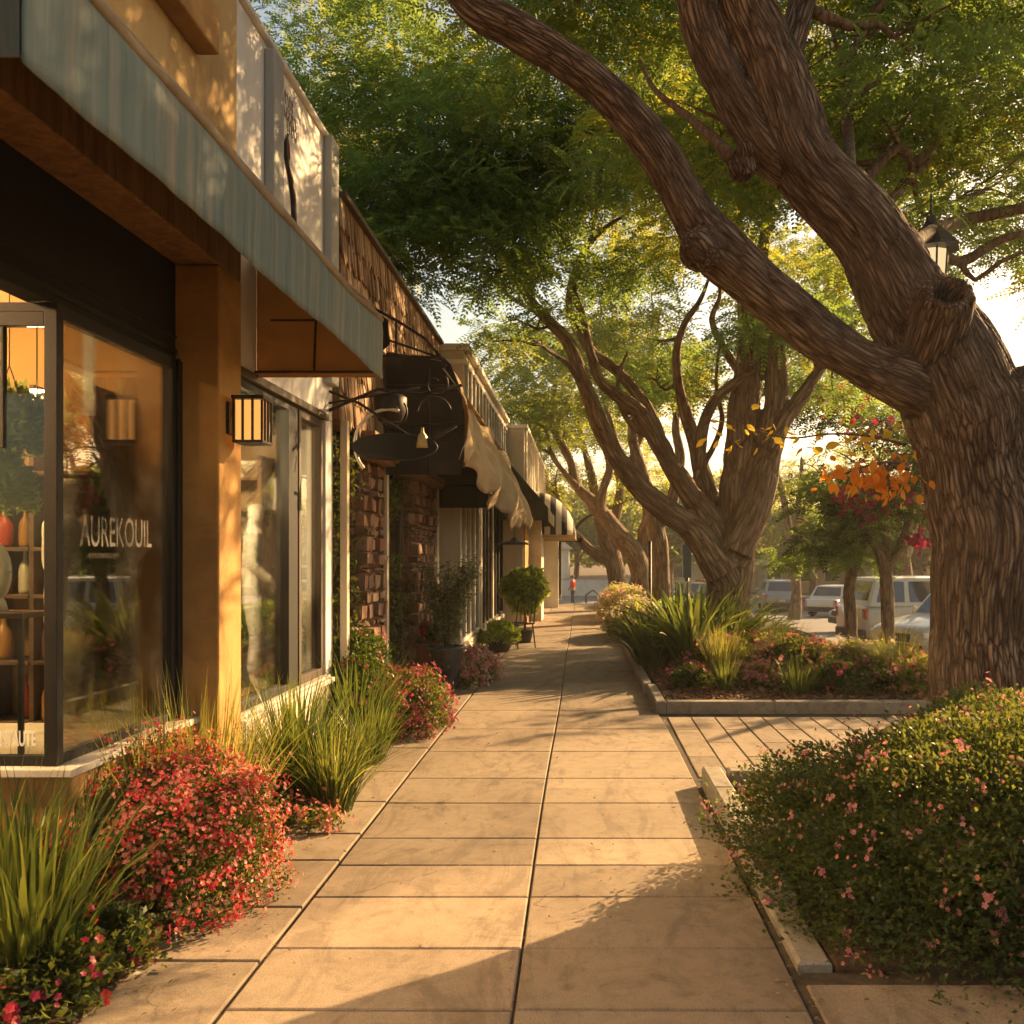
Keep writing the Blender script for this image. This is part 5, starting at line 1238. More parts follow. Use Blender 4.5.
def stripe_mat():
    t = NT('striped'); tc = t.n('ShaderNodeTexCoord'); sp = t.n('ShaderNodeSeparateXYZ'); t.l(tc.outputs['Object'], sp.inputs[0])
    s = t.math('GREATER_THAN', t.math('FRACT', t.math('MULTIPLY', sp.outputs[1], 1.35)), .5)
    col = t.mixc(s, (.55, .50, .42), (.02, .018, .016)); t.princ(col, .8, 0, None, .2); return t.m
M['striped'] = stripe_mat()
Sa = thing('shop_awning', 'rounded black and white striped awning near the end of the walk', 'awning', (-1.2, 26.5, 2.0))
b = MB(); b.grid(lambda u, v: (-1.25 + 1.08 * math.sin((1 - v) * PI / 2) , 25.2 + 5.0 * u, 2.1 + 1.1 * math.sin(v * PI / 2)), 24, 14); b.build('cover', M['striped'], Sa, smooth=True, thick=.008)
def dome_end(y, s): 
    b = MB(); b.grid(lambda u, v: (-1.25 + 1.08 * math.sin((1 - v) * PI / 2) * math.cos(u * PI / 2 * .9), y + s * .7 * math.sin(u * PI / 2) * math.cos(v * PI / 2), 2.1 + 1.1 * math.sin(v * PI / 2)), 12, 12); return b
t = NT('striped_end'); tc = t.n('ShaderNodeTexCoord'); sp = t.n('ShaderNodeSeparateXYZ'); t.l(tc.outputs['Object'], sp.inputs[0])
t.princ(t.mixc(t.math('GREATER_THAN', t.math('FRACT', t.math('MULTIPLY', sp.outputs[0], 3.6)), .5), (.5, .45, .37), (.02, .018, .016)), .8, 0, None, .2)
dome_end(25.2, -1).build('end_panel', t.m, Sa, smooth=True, thick=.008)
b = MB(); b.box(-1.25, -.17, 24.7, 30.2, 2.02, 2.095); b.build('soffit', M['cloth_beige'], Sa)
Sb = thing('shop_awning', 'flat black canopy over the low shop front at the end of the walk', 'awning', (-.7, 33, 2.2))
MB().box(-.72, .0, 31, 34.5, 2.05, 2.13).build('cover', M['cloth_dark'], Sb); MB().box(-.02, .01, 31, 34.5, 1.9, 2.13).build('valance', M['cloth_olive'], Sb)
Pl = thing('pendant_lamp', 'black dish lamp hanging before the ochre door panel', 'lamp', (-1.25, 18.5, 2.0))
b = MB(); b.lathe([(.001, .1), (.05, .1), (.08, .05), (.3, .0), (.31, -.03), (.001, -.02)], (-1.25, 18.5, 1.82), 18); b.build('shade', M['iron'], Pl, smooth=True); MB().tube([(-1.25, 18.5, 1.9), (-1.25, 18.5, 2.6), (-1.7, 18.5, 2.72)], .012, 6).build('rod', M['iron'], Pl)
# ================================================================ flower beds
def bush(name, label, cat, c, rad, n, seed, leafm, flowers=(), L=.035, W=.017, group=None, thr=.36, stems=10, shell=.45, cut=None, skirt=0):
    """flowers: (petal material, heads in all, size, per cluster, spread)"""
    T = thing(name, label, cat, (c[0], c[1], 0))
    rad = (rad[0], rad[1], rad[2] * .86); c = (c[0], c[1], c[2] + rad[2] * .2)
    Q, p, d, rel = leaf_cloud(n, c, rad, seed, L, W, thr=thr, shell=shell, cut=cut, low=-.35)
    if skirt:
        Q2, p2, d2, r2 = leaf_cloud(skirt, (c[0], c[1], .12), (rad[0] * 1.04, rad[1] * 1.04, .45), seed + 1, L, W, thr=.3, shell=.55, low=-.25); Q = np.concatenate([Q, Q2]); p = np.concatenate([p, p2]); d = np.concatenate([d, d2]); rel = np.concatenate([rel, r2])
    npmesh('foliage', Q, M[leafm], T)
    for k, (pm, cnt, size, heads, spread, *mn) in enumerate(flowers):
        npmesh('blossom', flowers_on(p, d, rel, cnt, size, seed + 10 + k, heads, spread, mn[0] if mn else .82), M[pm], T)['kind'] = 'stuff'
    if stems:
        g_ = np.random.default_rng(seed + 3); b = MB()
        for k in range(stems):
            a = g_.uniform(0, 6.28); e = np.array([c[0] + math.cos(a) * rad[0] * g_.uniform(.2, .75), c[1] + math.sin(a) * rad[1] * g_.uniform(.2, .75), c[2] + rad[2] * g_.uniform(.1, .7)])
            s0 = np.array([c[0] + math.cos(a) * .12 * rad[0], c[1] + math.sin(a) * .12 * rad[1], 0.]); m_ = (s0 + e) / 2 + g_.normal(0, .05, 3)
            b.tube([s0, m_, e], [.014, .01, .005], 5)
        o = b.build('stem', M['bark_thin'], T, smooth=True); add_bark_attr(o)
    return T
def tuft(name, label, base, n, length, width, seed, mats, lean=(.15, 1.), spread=.12, droop=1., group=None, cat='grass'):
    T = thing(name, label, cat, base, group=group)
    for k, (m, share) in enumerate(mats):
        npstrips('blade', blades(base, int(n * share), length, width, seed + k, lean, spread, droop), M[m], T)['kind'] = 'stuff'
    return T
# big bush by the near tree
bush('flowering_bush', 'big dark bush dotted with pink flowers under the huge near tree', 'bush', (2.16, 4.78, .0), (1.42, 1.38, .86), 150000, 101, 'leaf_bush',
     [('petal_pink', 300, .0125, 7, .018, .92), ('petal_coral', 190, .010, 5, .03, .9)], .031, .016, shell=.5, stems=26, skirt=42000)
bush('flowering_bush', 'loose pink-tipped bush at the right of the big tree trunk', 'bush', (3.5, 5.6, .1), (.8, .8, .95), 26000, 102, 'leaf_bush', [('petal_pink', 120, .017, 6, .022, .9)], .036, .018)
# red bush by the ochre shop
bush('flowering_bush', 'round bush covered in red and coral flowers beside the ochre shop wall', 'bush', (-1.90, 4.55, .0), (.54, .58, .74), 42000, 111, 'leaf_bush',
     [('petal_red', 620, .0115, 6, .018, .84), ('petal_coral', 900, .010, 4, .026, .86)], .024, .012, stems=14)
bush('ground_cover', 'low magenta flowers and leaves at the foot of the front grass clump', 'flowers', (-2.0, 3.72, .02), (.42, .45, .22), 6000, 113, 'leaf_bush', [('petal_magenta', 22, .018, 5, .025, .8), ('petal_red', 10, .016, 4, .02, .8)], .04, .022, stems=0)
tuft('ornamental_grass', 'large blue-green grass clump nearest the camera by the shop corner', (-2.05, 3.7, 0), 330, .80, .019, 121, [('blade_dark', .7), ('blade_green', .3)], (.2, 1.1), .16, .9)
tuft('ornamental_grass', 'blue-green grass clump leaning over the magenta ground flowers', (-2.3, 3.95, 0), 240, .8, .018, 122, [('blade_dark', .75), ('blade_green', .25)], (.2, 1.), .14, .8)
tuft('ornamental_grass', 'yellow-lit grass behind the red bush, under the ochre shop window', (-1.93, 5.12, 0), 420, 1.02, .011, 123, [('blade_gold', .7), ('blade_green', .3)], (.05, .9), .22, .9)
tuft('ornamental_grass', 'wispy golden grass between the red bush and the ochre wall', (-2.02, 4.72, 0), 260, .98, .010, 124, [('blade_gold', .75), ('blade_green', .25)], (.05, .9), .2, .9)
tuft('ornamental_grass', 'dark upright grass clump in front of the white shop wall', (-1.82, 6.35, 0), 360, .84, .021, 125, [('blade_dark', .8), ('blade_green', .2)], (.1, .95), .13, .8)
tuft('ornamental_grass', 'bright arching grass clump beside the dark one, nearest the walk', (-1.56, 6.25, 0), 460, .66, .012, 126, [('blade_gold', .2), ('blade_green', .5), ('blade_dark', .3)], (.1, 1.25), .13, 1.1)
bush('ground_cover', 'small coral flowers among stones under the bright grass clump', 'flowers', (-1.72, 5.85, .0), (.32, .28, .13), 2200, 131, 'leaf_bush', [('petal_coral', 60, .018, 4, .025, .7)], .03, .016, stems=0)
tuft('ornamental_grass', 'dark green grass clump beside the first stone pier', (-1.85, 8.25, 0), 360, .82, .016, 127, [('blade_dark', .75), ('blade_green', .25)], (.1, 1.), .18, .8)
tuft('ornamental_grass', 'spiky green grass in front of the rose-flowered bush', (-1.65, 7.7, 0), 220, .55, .014, 128, [('blade_dark', .6), ('blade_green', .4)], (.2, 1.2), .14, .9)
bush('flowering_bush', 'dark bush with rose red flowers beside the stone piers', 'bush', (-1.66, 9.2, .05), (.48, .75, .52), 26000, 112, 'leaf_bush', [('petal_rose', 420, .016, 6, .028, .8), ('petal_red', 50, .014, 5, .02, .85)], .034, .017)
bush('flowering_bush', 'tall dark bush with few red flowers against the first stone pier', 'bush', (-1.95, 8.8, .1), (.3, .6, .8), 11000, 114, 'leaf_dark', [('petal_rose', 60, .02, 5, .03, .8)], .04, .02)
bush('flowering_bush', 'low pink and cream flower mound beside the black pot', 'bush', (-1.36, 12.7, .02), (.28, .8, .36), 9000, 115, 'leaf_fresh', [('petal_pink', 260, .022, 6, .03, .75), ('petal_cream', 80, .02, 5, .03, .8)], .04, .02)
# planter beyond the crossing: strap-leaved clumps and mixed flowers
for k, (x, y, s, lb) in enumerate(((.98, 13.6, .85, 'leftmost dark strap-leaved clump at the mulch bed corner, spilling over the kerb'), (1.45, 13.2, 1.05, 'tall dark strap-leaved clump in front of the second big tree'), (1.95, 13.9, 1.05, 'dark strap-leaved clump at the right foot of the second big tree'), (1.35, 14.4, 1.1, 'dark strap-leaved clump directly behind the tall one'), (2.45, 14.3, .75, 'dark strap-leaved clump next to the mixed flowers'), (.98, 14.9, .65, 'rear strap-leaved clump by the pale flower mound'))):
    tuft('strap_leaf_plant', lb, (x, y, .09), 170, 1.12 * s, .068, 140 + k, [('blade_dark', .6), ('blade_green', .4)], (.3, 1.35), .22, 1.35, cat='plant')
tuft('ornamental_grass', 'small bright green grass tuft standing in the mulch', (1.58, 11.05, .09), 120, .42, .012, 151, [('blade_green', 1.)], (.1, .8), .08, .8)
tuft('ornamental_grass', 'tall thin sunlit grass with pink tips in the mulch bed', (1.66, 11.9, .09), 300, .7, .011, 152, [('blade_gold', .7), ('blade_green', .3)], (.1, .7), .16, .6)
tuft('ornamental_grass', 'arching pale grass beside the trunk of the huge tree', (3.65, 11.6, .09), 460, .7, .012, 153, [('blade_gold', .8), ('blade_green', .2)], (.2, 1.2), .22, 1.)
tuft('ornamental_grass', 'green grass clump among the pink flowers of the planter', (2.55, 12.6, .09), 260, .75, .012, 154, [('blade_green', .6), ('blade_gold', .4)], (.1, .9), .16, .7)
tuft('ornamental_grass', 'low green grass along the kerb of the mulch bed', (2.35, 10.9, .09), 200, .42, .014, 155, [('blade_dark', .5), ('blade_green', .5)], (.2, 1.2), .16, .9)
mix = [((1.85, 12.4, .1), (.5, .55, .5), 'leaf_sun_gold', 'petal_pink', 90, 'gold-green bush tipped with pink in the centre of the planter'),
       ((2.5, 11.7, .1), (.55, .5, .5), 'leaf_bush', 'petal_coral', 45, 'low dark bush with coral tips behind the planter kerb'),
       ((3.0, 13.0, .05), (.7, .6, .40), 'leaf_bush', 'petal_pink', 170, 'high bush thick with soft pink flowers in the planter'),
       ((3.3, 12.0, .1), (.6, .5, .42), 'leaf_sun_gold', 'petal_cream', 160, 'golden bush with cream flowers near the huge tree'),
       ((2.3, 13.6, .1), (.6, .6, .42), 'leaf_sun_gold', 'petal_coral', 80, 'orange-tinged bush between the strap leaves and the high pink bush'),
       ((3.9, 13.5, -.05), (.7, .7, .45), 'leaf_sun_gold', 'petal_cream', 120, 'pale bush before the small trees'),
       ((3.0, 11.0, .1), (.5, .45, .33), 'leaf_dark', 'petal_rose', 30, 'low dark leafy plant at the planter kerb'),
       ((4.4, 15.5, -.25), (.9, .9, .45), 'leaf_sun_gold', 'petal_coral', 80, 'sunny bush on the bank in front of the parked cars'),
       ((1.25, 11.4, .09), (.26, .3, .26), 'leaf_bush', 'petal_rose', 8, 'small brown-green plant in the mulch near the corner stone'),
       ((3.2, 15.2, -.05), (.7, .7, .32), 'leaf_sun_gold', 'petal_coral', 50, 'bush at the back of the planter with reddish tips'),
       ((1.55, 12.5, .05), (.45, .4, .3), 'leaf_bush', 'petal_pink', 50, 'low pink-dotted plant filling the bed before the tall strap leaves'),
       ((2.1, 11.6, .05), (.45, .4, .32), 'leaf_sun_gold', 'petal_pink', 70, 'low gold-green plant between the thin sunlit grass and the low dark bush'),
       ((2.9, 11.9, .05), (.5, .4, .42), 'leaf_sun_gold', 'petal_pink', 120, 'pale pink-topped plant in front of the high pink bush'),
       ((3.8, 10.9, .1), (.5, .5, .4), 'leaf_sun_gold', 'petal_pink', 110, 'pink-flowered bush touching the left edge of the huge trunk')]
for k, (c, rd, lm, pm, nf, lb) in enumerate(mix):
    bush('flowering_bush', lb, 'bush', c, rd, int(17000 * rd[0] * rd[2] / .4), 160 + k, lm, [(pm, nf, .026, 6, .035, .8)], .05, .022, thr=.42, stems=6)
bush('flowering_bush', 'pale cream flower mound beside the walk, first beyond the strap leaves', 'bush', (1.05, 19.5, .05), (.62, 1.6, .62), 14000, 181, 'leaf_sun_gold', [('petal_cream', 420, .03, 6, .05, .75)], .07, .03, stems=0)
bush('flowering_bush', 'far cream flower mound at the foot of the sunlit orange-barked tree', 'bush', (1.05, 25.5, .05), (.62, 2.4, .75), 14000, 182, 'leaf_sun_gold', [('petal_cream', 480, .035, 6, .06, .75), ('petal_pink', 90, .035, 5, .05, .8)], .08, .035, stems=0)
bush('shrub', 'green shrub under the slim dark-trunked tree', 'shrub', (2.2, 21.5, .05), (1.0, 2.2, .6), 12000, 183, 'leaf_fresh', (), .08, .035, stems=0)
bush('shrub', 'low sunlit shrub at the end of the tree row', 'shrub', (1.3, 31, .0), (.6, 1.8, .6), 8000, 184, 'leaf_sun_gold', (), .09, .04, stems=0)
# ================================================================ pots on the left
def pot(name, label, c, prof, mat, plant):
    T = thing(name, label, 'potted plant', c)
    MB().lathe(prof, c, 28).build('pot', mat, T, smooth=True)
    plant(T, c); return T
def tall_plant(T, c):
    g_ = np.random.default_rng(44); b = MB(); ps = []
    for k in range(17):
        a = g_.uniform(0, 6.28); l = g_.uniform(.6, 1.05); dx, dy = math.cos(a) * .3 * l, math.sin(a) * .3 * l
        pts = [(c[0], c[1], .48), (c[0] + dx * .4, c[1] + dy * .4, .48 + l * .5), (c[0] + dx * g_.uniform(.8, 1.2), c[1] + dy, .48 + l)]
        q, r = resample([(*p_, rr) for p_, rr in zip(pts, (.009, .006, .003))], .05); b.tube([tuple(x) for x in q], list(r), 5)
        ps.append(np.repeat(q[3:], 20, 0))
    o = b.build('stem', M['bark_thin'], T, smooth=True); add_bark_attr(o)
    p = np.concatenate(ps); n = len(p); p = p + g_.normal(0, .06, (n, 3))
    npmesh('foliage', diamonds(p, g_.uniform(.035, .08, n), g_.uniform(.02, .036, n), g_.uniform(0, 6.3, n), g_.normal(.2, .5, n), g_.normal(0, .5, n), .15), M['leaf_silver'], T)
pot('potted_plant', 'black tapered pot holding a tall airy plant with small leaves', (-1.62, 11.9, 0), [(.001, 0), (.12, 0), (.13, .02), (.2, .46), (.215, .48), (.215, .52), (.185, .52), (.18, .46), (.001, .45)], M['pot_dark'], tall_plant)
def small_plant(T, c):
    Q, p, d, rel = leaf_cloud(2200, (c[0], c[1], .55), (.22, .22, .22), 51, .05, .025); npmesh('foliage', Q, M['leaf_bush'], T)
    npmesh('blossom', flowers_on(p, d, rel, 40, .022, 3, 5, .03, .6), M['petal_red'], T)['kind'] = 'stuff'
pot('potted_plant', 'reddish round pot with small red flowers behind the black pot', (-1.88, 12.2, 0), [(.001, 0), (.14, 0), (.2, .15), (.22, .35), (.2, .5), (.22, .54), (.19, .54), (.17, .48), (.001, .46)], M['pot_red'], small_plant)
def ball_plant(T, c):
    b = MB(); b.tube([(c[0], c[1], .2), (c[0] + .02, c[1], .45), (c[0], c[1], .7)], [.022, .018, .016], 8); o = b.build('trunk', M['bark_thin'], T, smooth=True); add_bark_attr(o)
    Q, *_ = leaf_cloud(7500, (c[0], c[1], .92), (.44, .44, .44), 52, .10, .055, thr=.30, shell=.5); 
    Q2, *_ = leaf_cloud(2600, (c[0], c[1], .9), (.38, .38, -.36), 53, .10, .055, thr=.3)
    npmesh('crown', np.concatenate([Q, Q2]), M['leaf_topiary'], T)
pot('potted_plant', 'round-headed bright green standard tree in a small pot before the cream shop', (-1.05, 18.3, 0), [(.001, 0), (.11, 0), (.16, .22), (.17, .24), (.14, .24), (.001, .21)], M['pot_dark'], ball_plant)
def low_plant(T, c):
    Q, *_ = leaf_cloud(3000, (c[0], c[1], .2), (.34, .34, .28), 55, .12, .05); npmesh('foliage', Q, M['leaf_topiary'], T)
pot('potted_plant', 'wide low pot of yellow-green leaves beside the beige shop window', (-1.38, 16.6, 0), [(.001, 0), (.16, 0), (.26, .2), (.27, .24), (.22, .24), (.001, .2)], M['pot_dark'], low_plant)
# wire plant stand and chair by the topiary
Cs = thing('garden_chair', 'small black wire chair beside the round-headed potted tree', 'chair', (-1.12, 17.2, 0), R(-40))
b = MB()
for k in range(6): b.tube([(-.2 + .08 * k, -.2, .42), (-.2 + .08 * k, .2, .42)], .008, 5)
b.tube([(-.22, -.2, .42), (.22, -.2, .42), (.22, .2, .42), (-.22, .2, .42), (-.22, -.2, .42)], .012, 6); b.build('seat', M['iron'], Cs, False)
for sx in (-1, 1):
    for sy_ in (-1, 1): MB().tube([(sx * .2, sy_ * .18, .42), (sx * .23, sy_ * .22, .0)], .012, 6).build('leg', M['iron'], Cs, False)
b = MB(); b.tube([(-.21, .2, .42), (-.21, .26, .8), (0, .27, .9), (.21, .26, .8), (.21, .2, .42)], .012, 6)
for k in range(4): b.tube([(-.12 + .08 * k, .2, .42), (-.12 + .08 * k, .265, .84)], .007, 5)
b.build('backrest', M['iron'], Cs, False)

# ================================================================ lantern in the tree, posts
cx, cy2, cz = P(931, 252, 7.3)
Lt = thing('hanging_lantern', 'dark-roofed lantern with pale panes hanging in the huge tree behind the knot', 'lantern', (cx, cy2, cz))
b = MB(); b.lathe([(.001, .27), (.03, .26), (.05, .2), (.13, .12), (.21, .03), (.21, .01), (.001, .02)], (cx, cy2, cz), 8); b.tube([(cx, cy2, cz + .26), (cx, cy2, cz + .42)], .008, 5); b.build('roof', M['dark_metal'], Lt)
b = MB(); b.lathe([(.12, .0), (.105, -.2)], (cx, cy2, cz), 8); b.build('pane', mat_emit('lantern_glow', (1, .74, .38), .3), Lt)
b = MB()
for k in range(8):
    a = 2 * PI * k / 8; b.tube([(cx + .125 * math.cos(a), cy2 + .125 * math.sin(a), cz + .01), (cx + .11 * math.cos(a), cy2 + .11 * math.sin(a), cz - .21)], .008, 5)
b.lathe([(.001, -.2), (.125, -.2), (.125, -.22), (.001, -.23)], (cx, cy2, cz), 8); b.build('cage', M['dark_metal'], Lt)
def post(name, label, c, h, r, mat, head=None):
    T = thing(name, label, 'post', c); MB().lathe([(r * 2, 0), (r * 2, .15), (r, .25), (r, h), (.001, h)], c, 12).build('pole', mat, T, smooth=True)
    if head: head(T, c, h)
    return T
post('sign_post', 'thin black post left of the slim dark-trunked tree', (P(650, 620, 22)[0], 22, 0), 1.9, .035, M['dark_metal'])
def plates(T, c, h):
    MB().box(c[0] - .1, c[0] + .1, c[1] - .05, c[1] - .035, h - .9, h - .1).build('blue_plate', mat_plain('blue_plate', (.05, .10, .16), .4), T, bevel=.004)
    MB().box(c[0] - .09, c[0] + .09, c[1] - .05, c[1] - .035, h - 1.25, h - .98).build('white_plate', M['letter'], T, bevel=.004)
post('sign_post', 'dark post with a blue plate beside the slim dark-trunked tree', (P(687, 620, 24)[0], 24, 0), 1.95, .05, M['dark_metal'], plates)
def lamp_head(T, c, h):
    MB().tube([(c[0], c[1], h - .05), (c[0] - .1, c[1], h + .5), (c[0] - .7, c[1], h + .8), (c[0] - 1.2, c[1], h + .78)], .05, 8).build('arm', M['grey_trim'], T, smooth=True)
    MB().lathe([(.001, 0), (.16, 0), (.1, .12), (.001, .14)], (c[0] - 1.3, c[1], h + .68), 10).build('lamp_head', M['grey_trim'], T, smooth=True)
post('street_lamp', 'pale street lamp pole across the road behind the cars', (P(748, 600, 62)[0], 62, -1.3), 5.0, .11, M['beige'], lamp_head)

# ================================================================ person and things at the end of the walk
skinm = mat_plain('skin', (.35, .2, .13), .6); redc = mat_cloth('redc', (.45, .03, .03), (.6, .06, .05), (.7, .1, .08), .15); navy = mat_cloth('navy', (.03, .035, .05), (.06, .065, .08), (.1, .1, .1), .1)
figure('person', 'person in a red top and dark trousers walking beyond the end of the walk', 'person', (P(573, 597, 57)[0], 57, gz(0, 57) + .03), R(60), 1.72, skinm, redc, navy, (.1, .5), .14, mat_plain('hair', (.03, .02, .015), .6))
Bk = thing('bicycle_rack', 'black looped bicycle rack on the far pavement', 'bicycle rack', (P(592, 600, 50)[0], 50, gz(0, 50) + .03))
b = MB(); z0 = gz(0, 50); x0 = P(586, 600, 50)[0]
b.tube([(x0, 50, z0), (x0, 50, z0 + .9), (x0 + .35, 50, z0 + 1.15), (x0 + .7, 50, z0 + .9), (x0 + .7, 50, z0)], .04, 8); b.tube([(x0 + .95, 50, z0), (x0 + .95, 50, z0 + 1.3)], .05, 8); b.tube([(x0 + .7, 50, z0 + .7), (x0 + 1.2, 50, z0 + .7)], .035, 8); b.build('rack', M['iron'], Bk, smooth=True)
Wl = thing('low_wall', 'pale low wall closing the far side of the cross street', 'wall', (0, 71, -1.3)); MB().box(-14, 8, 71, 71.4, -1.35, -.15).build('wall', M['cream'], Wl, bevel=.02); MB().box(-14, 8, 70.95, 71.45, -.149, -.08).build('coping', M['grey_trim'], Wl)

# ================================================================ vehicles
M['car_white'] = mat_plain('car_white', (.62, .61, .58), .3, 0, .5, .6); M['car_silver'] = mat_plain('car_silver', (.36, .36, .34), .35, .5, .5, .5); M['car_red'] = mat_plain('car_red', (.40, .02, .02), .3, 0, .5, .6); M['car_dark'] = mat_plain('car_dark', (.05, .05, .05), .3, .2, .5, .6)
M['car_glass'] = mat_plain('car_glass', (.05, .07, .085), .06, 0, .9, .5); M['tyre'] = mat_plain('tyre', (.02, .02, .02), .8); M['rim'] = mat_plain('rim', (.4, .4, .38), .3, .8)
M['amber_light'] = mat_emit('amber_light', (1, .42, .04), .9); M['tail_light'] = mat_plain('tail_light', (.45, .02, .015), .25, 0, .7, .5); M['head_light'] = mat_plain('head_light', (.7, .72, .7), .12, .3, .8, .5); M['plastic'] = mat_plain('plastic', (.03, .03, .03), .6)
def car(name, label, cat, loc, rz, paint, L=4.5, W=1.82, Hh=1.65, hood=.28, deck=.0, wr=.35, group=None):
    """body lofted along its length from cross-sections; front towards +X of its own"""
    T = thing(name, label, cat, loc, rz, group); h = Hh
    xb, xf = -L / 2, L / 2; belt = h * .60; fl = .24
    def lower(u):                    # half width, bottom, top along the length (u 0 rear .. 1 front)
        w = W / 2 * (1 - .10 * abs(2 * u - 1) ** 4 - .05 * max(0, u - .8) * 5 * .5)
        hoodtop = belt if u < 1 - hood else belt - (belt - h * .47) * ((u - (1 - hood)) / hood) ** 1.5 * 1.0
        if deck and u < deck: hoodtop = belt * .97
        end = min(u, 1 - u); r = min(1, (end / .03)) ** .5 if end < .03 else 1
        return w * (.93 + .07 * r), fl + .10 * (1 - r), fl + (hoodtop - fl) * (.90 + .10 * r)
    us = np.concatenate([np.linspace(0, .06, 6), np.linspace(.1, .9, 26), np.linspace(.94, 1, 6)])
    b = MB(); rings = []
    for u in us:
        w, z0, z1 = lower(u); x = xb + (xf - xb) * u
        prof = [(-w * .86, z0), (-w * .97, z0 + .10), (-w, z0 + (z1 - z0) * .45), (-w * .985, z0 + (z1 - z0) * .8), (-w * .93, z1 - .03), (-w * .80, z1), (0, z1 + .025), (w * .80, z1), (w * .93, z1 - .03), (w * .985, z0 + (z1 - z0) * .8), (w, z0 + (z1 - z0) * .45), (w * .97, z0 + .10), (w * .86, z0)]
        rings.append([(x, y, z) for y, z in prof])
    n = len(rings[0]); vs = [p for r in rings for p in r]
    fs = [(i * n + k, i * n + (k + 1) % n, (i + 1) * n + (k + 1) % n, (i + 1) * n + k) for i in range(len(rings) - 1) for k in range(n)] + [tuple(range(n)), tuple((len(rings) - 1) * n + k for k in range(n))[::-1]]
    b.add(vs, fs); body = b.build('body', paint, T, False, smooth=True)
    cuts = MB(); wx = (xb + L * .19, xf - L * .19)
    for x in wx: cuts.lathe([(.001, -W), (wr + .06, -W), (wr + .06, W), (.001, W)], (x, 0, wr), 28, 'y')
    cme = bpy.data.meshes.new('cut'); cme.from_pydata(cuts.v, [], cuts.f); co2 = bpy.data.objects.new('cut', cme); COL.objects.link(co2)
    tmp = bpy.data.objects.new('tmpb', body.data.copy()); COL.objects.link(tmp)
    md = tmp.modifiers.new('b', 'BOOLEAN'); md.operation = 'DIFFERENCE'; md.object = co2; md.solver = 'EXACT'
    dg = bpy.context.evaluated_depsgraph_get(); dg.update(); nm = bpy.data.meshes.new_from_object(tmp.evaluated_get(dg))
    if len(nm.polygons) > 50: body.data = nm; nm.name = 'body'
    bpy.data.objects.remove(tmp); bpy.data.objects.remove(co2)
    b = MB()
    for x in wx: b.box(x - wr - .04, x + wr + .04, -W / 2 + .2, W / 2 - .2, .25, .75)
    b.build('wheel_well', M['plastic'], T, False)
    # cabin: base and roof outlines
    c0, c1 = (xb + L * (deck if deck else .015)), xf - L * hood
    r0, r1 = c0 + (L * .09 if deck else L * .06), c1 - L * .13
    wb, wt_ = W / 2 * .93, W / 2 * .76
    zb, zt = belt - .02, h - .04
    cab = MB(); cab.add([(c0, -wb, zb), (c1, -wb, zb), (c1, wb, zb), (c0, wb, zb), (r0, -wt_, zt), (r1, -wt_, zt), (r1, wt_, zt), (r0, wt_, zt)], [(0, 1, 5, 4), (1, 2, 6, 5), (2, 3, 7, 6), (3, 0, 4, 7), (4, 5, 6, 7)])
    cab.build('cabin', paint, T, False, bevel=.05, smooth=False)
    rf = MB(); rf.grid(lambda u, v: (r0 + (r1 - r0) * u, (2 * v - 1) * wt_ * .98, zt + .045 * (1 - (2 * u - 1) ** 4) * (1 - (2 * v - 1) ** 4)), 10, 8); rf.build('roof', paint, T, False, smooth=True)
    def win(name_, quad, inset=.0, off=.008):
        q = [Vector(p) for p in quad]; nrm = (q[1] - q[0]).cross(q[3] - q[0]).normalized(); cen = sum(q, Vector()) / 4
        if nrm.dot(cen - Vector((0, 0, h * .6))) < 0: nrm = -nrm
        q = [p + nrm * off for p in q]; b_ = MB(); b_.add([tuple(p) for p in q] + [tuple(p - nrm * .02) for p in q], [(0, 1, 2, 3), (0, 1, 5, 4), (1, 2, 6, 5), (2, 3, 7, 6), (3, 0, 4, 7)])
        return b_.build(name_, M['car_glass'], T, False)
    lerp = lambda a, c, t_: tuple(a[i] + (c[i] - a[i]) * t_ for i in range(3))
    def face(A_, B_, C_, D_, u0, u1, v0, v1):
        def pt(u, v): return lerp(lerp(A_, B_, u), lerp(D_, C_, u), v)
        return [pt(u0, v0), pt(u1, v0), pt(u1, v1), pt(u0, v1)]
    for s in (-1, 1):
        A_, B_, C_, D_ = (c0, s * wb, zb), (c1, s * wb, zb), (r1, s * wt_, zt), (r0, s * wt_, zt)
        for u0, u1 in ((.05, .26), (.30, .60), (.64, .93)): win('side_window', face(A_, B_, C_, D_, u0, u1, .14, .88))
    win('windscreen', face((c1, -wb, zb), (c1, wb, zb), (r1, wt_, zt), (r1, -wt_, zt), .06, .94, .10, .92))
    win('rear_window', face((c0, -wb, zb), (c0, wb, zb), (r0, wt_, zt), (r0, -wt_, zt), .08, .92, .2, .9))
    for x in wx:
        for s in (-1, 1):
            y0 = s * (W / 2 - .13); prf = [(.001, -.1), (wr * .62, -.1), (wr * .9, -.11), (wr, -.07), (wr, .07), (wr * .9, .11), (wr * .62, .1), (.001, .1)]
            w_ = MB().lathe(prf, (x, y0, wr), 28, 'y').build('wheel', M['tyre'], T, False, smooth=True)
            b = MB(); b.lathe([(.001, 0), (wr * .2, .012), (wr * .25, 0), (wr * .58, 0), (wr * .6, .014), (wr * .62, 0)], (0, 0, 0), 28, 'y')
            o = b.build('rim', M['rim'], w_, False, smooth=True); o.location = (x, y0 + s * .115, wr); o.scale = (1, s, 1)
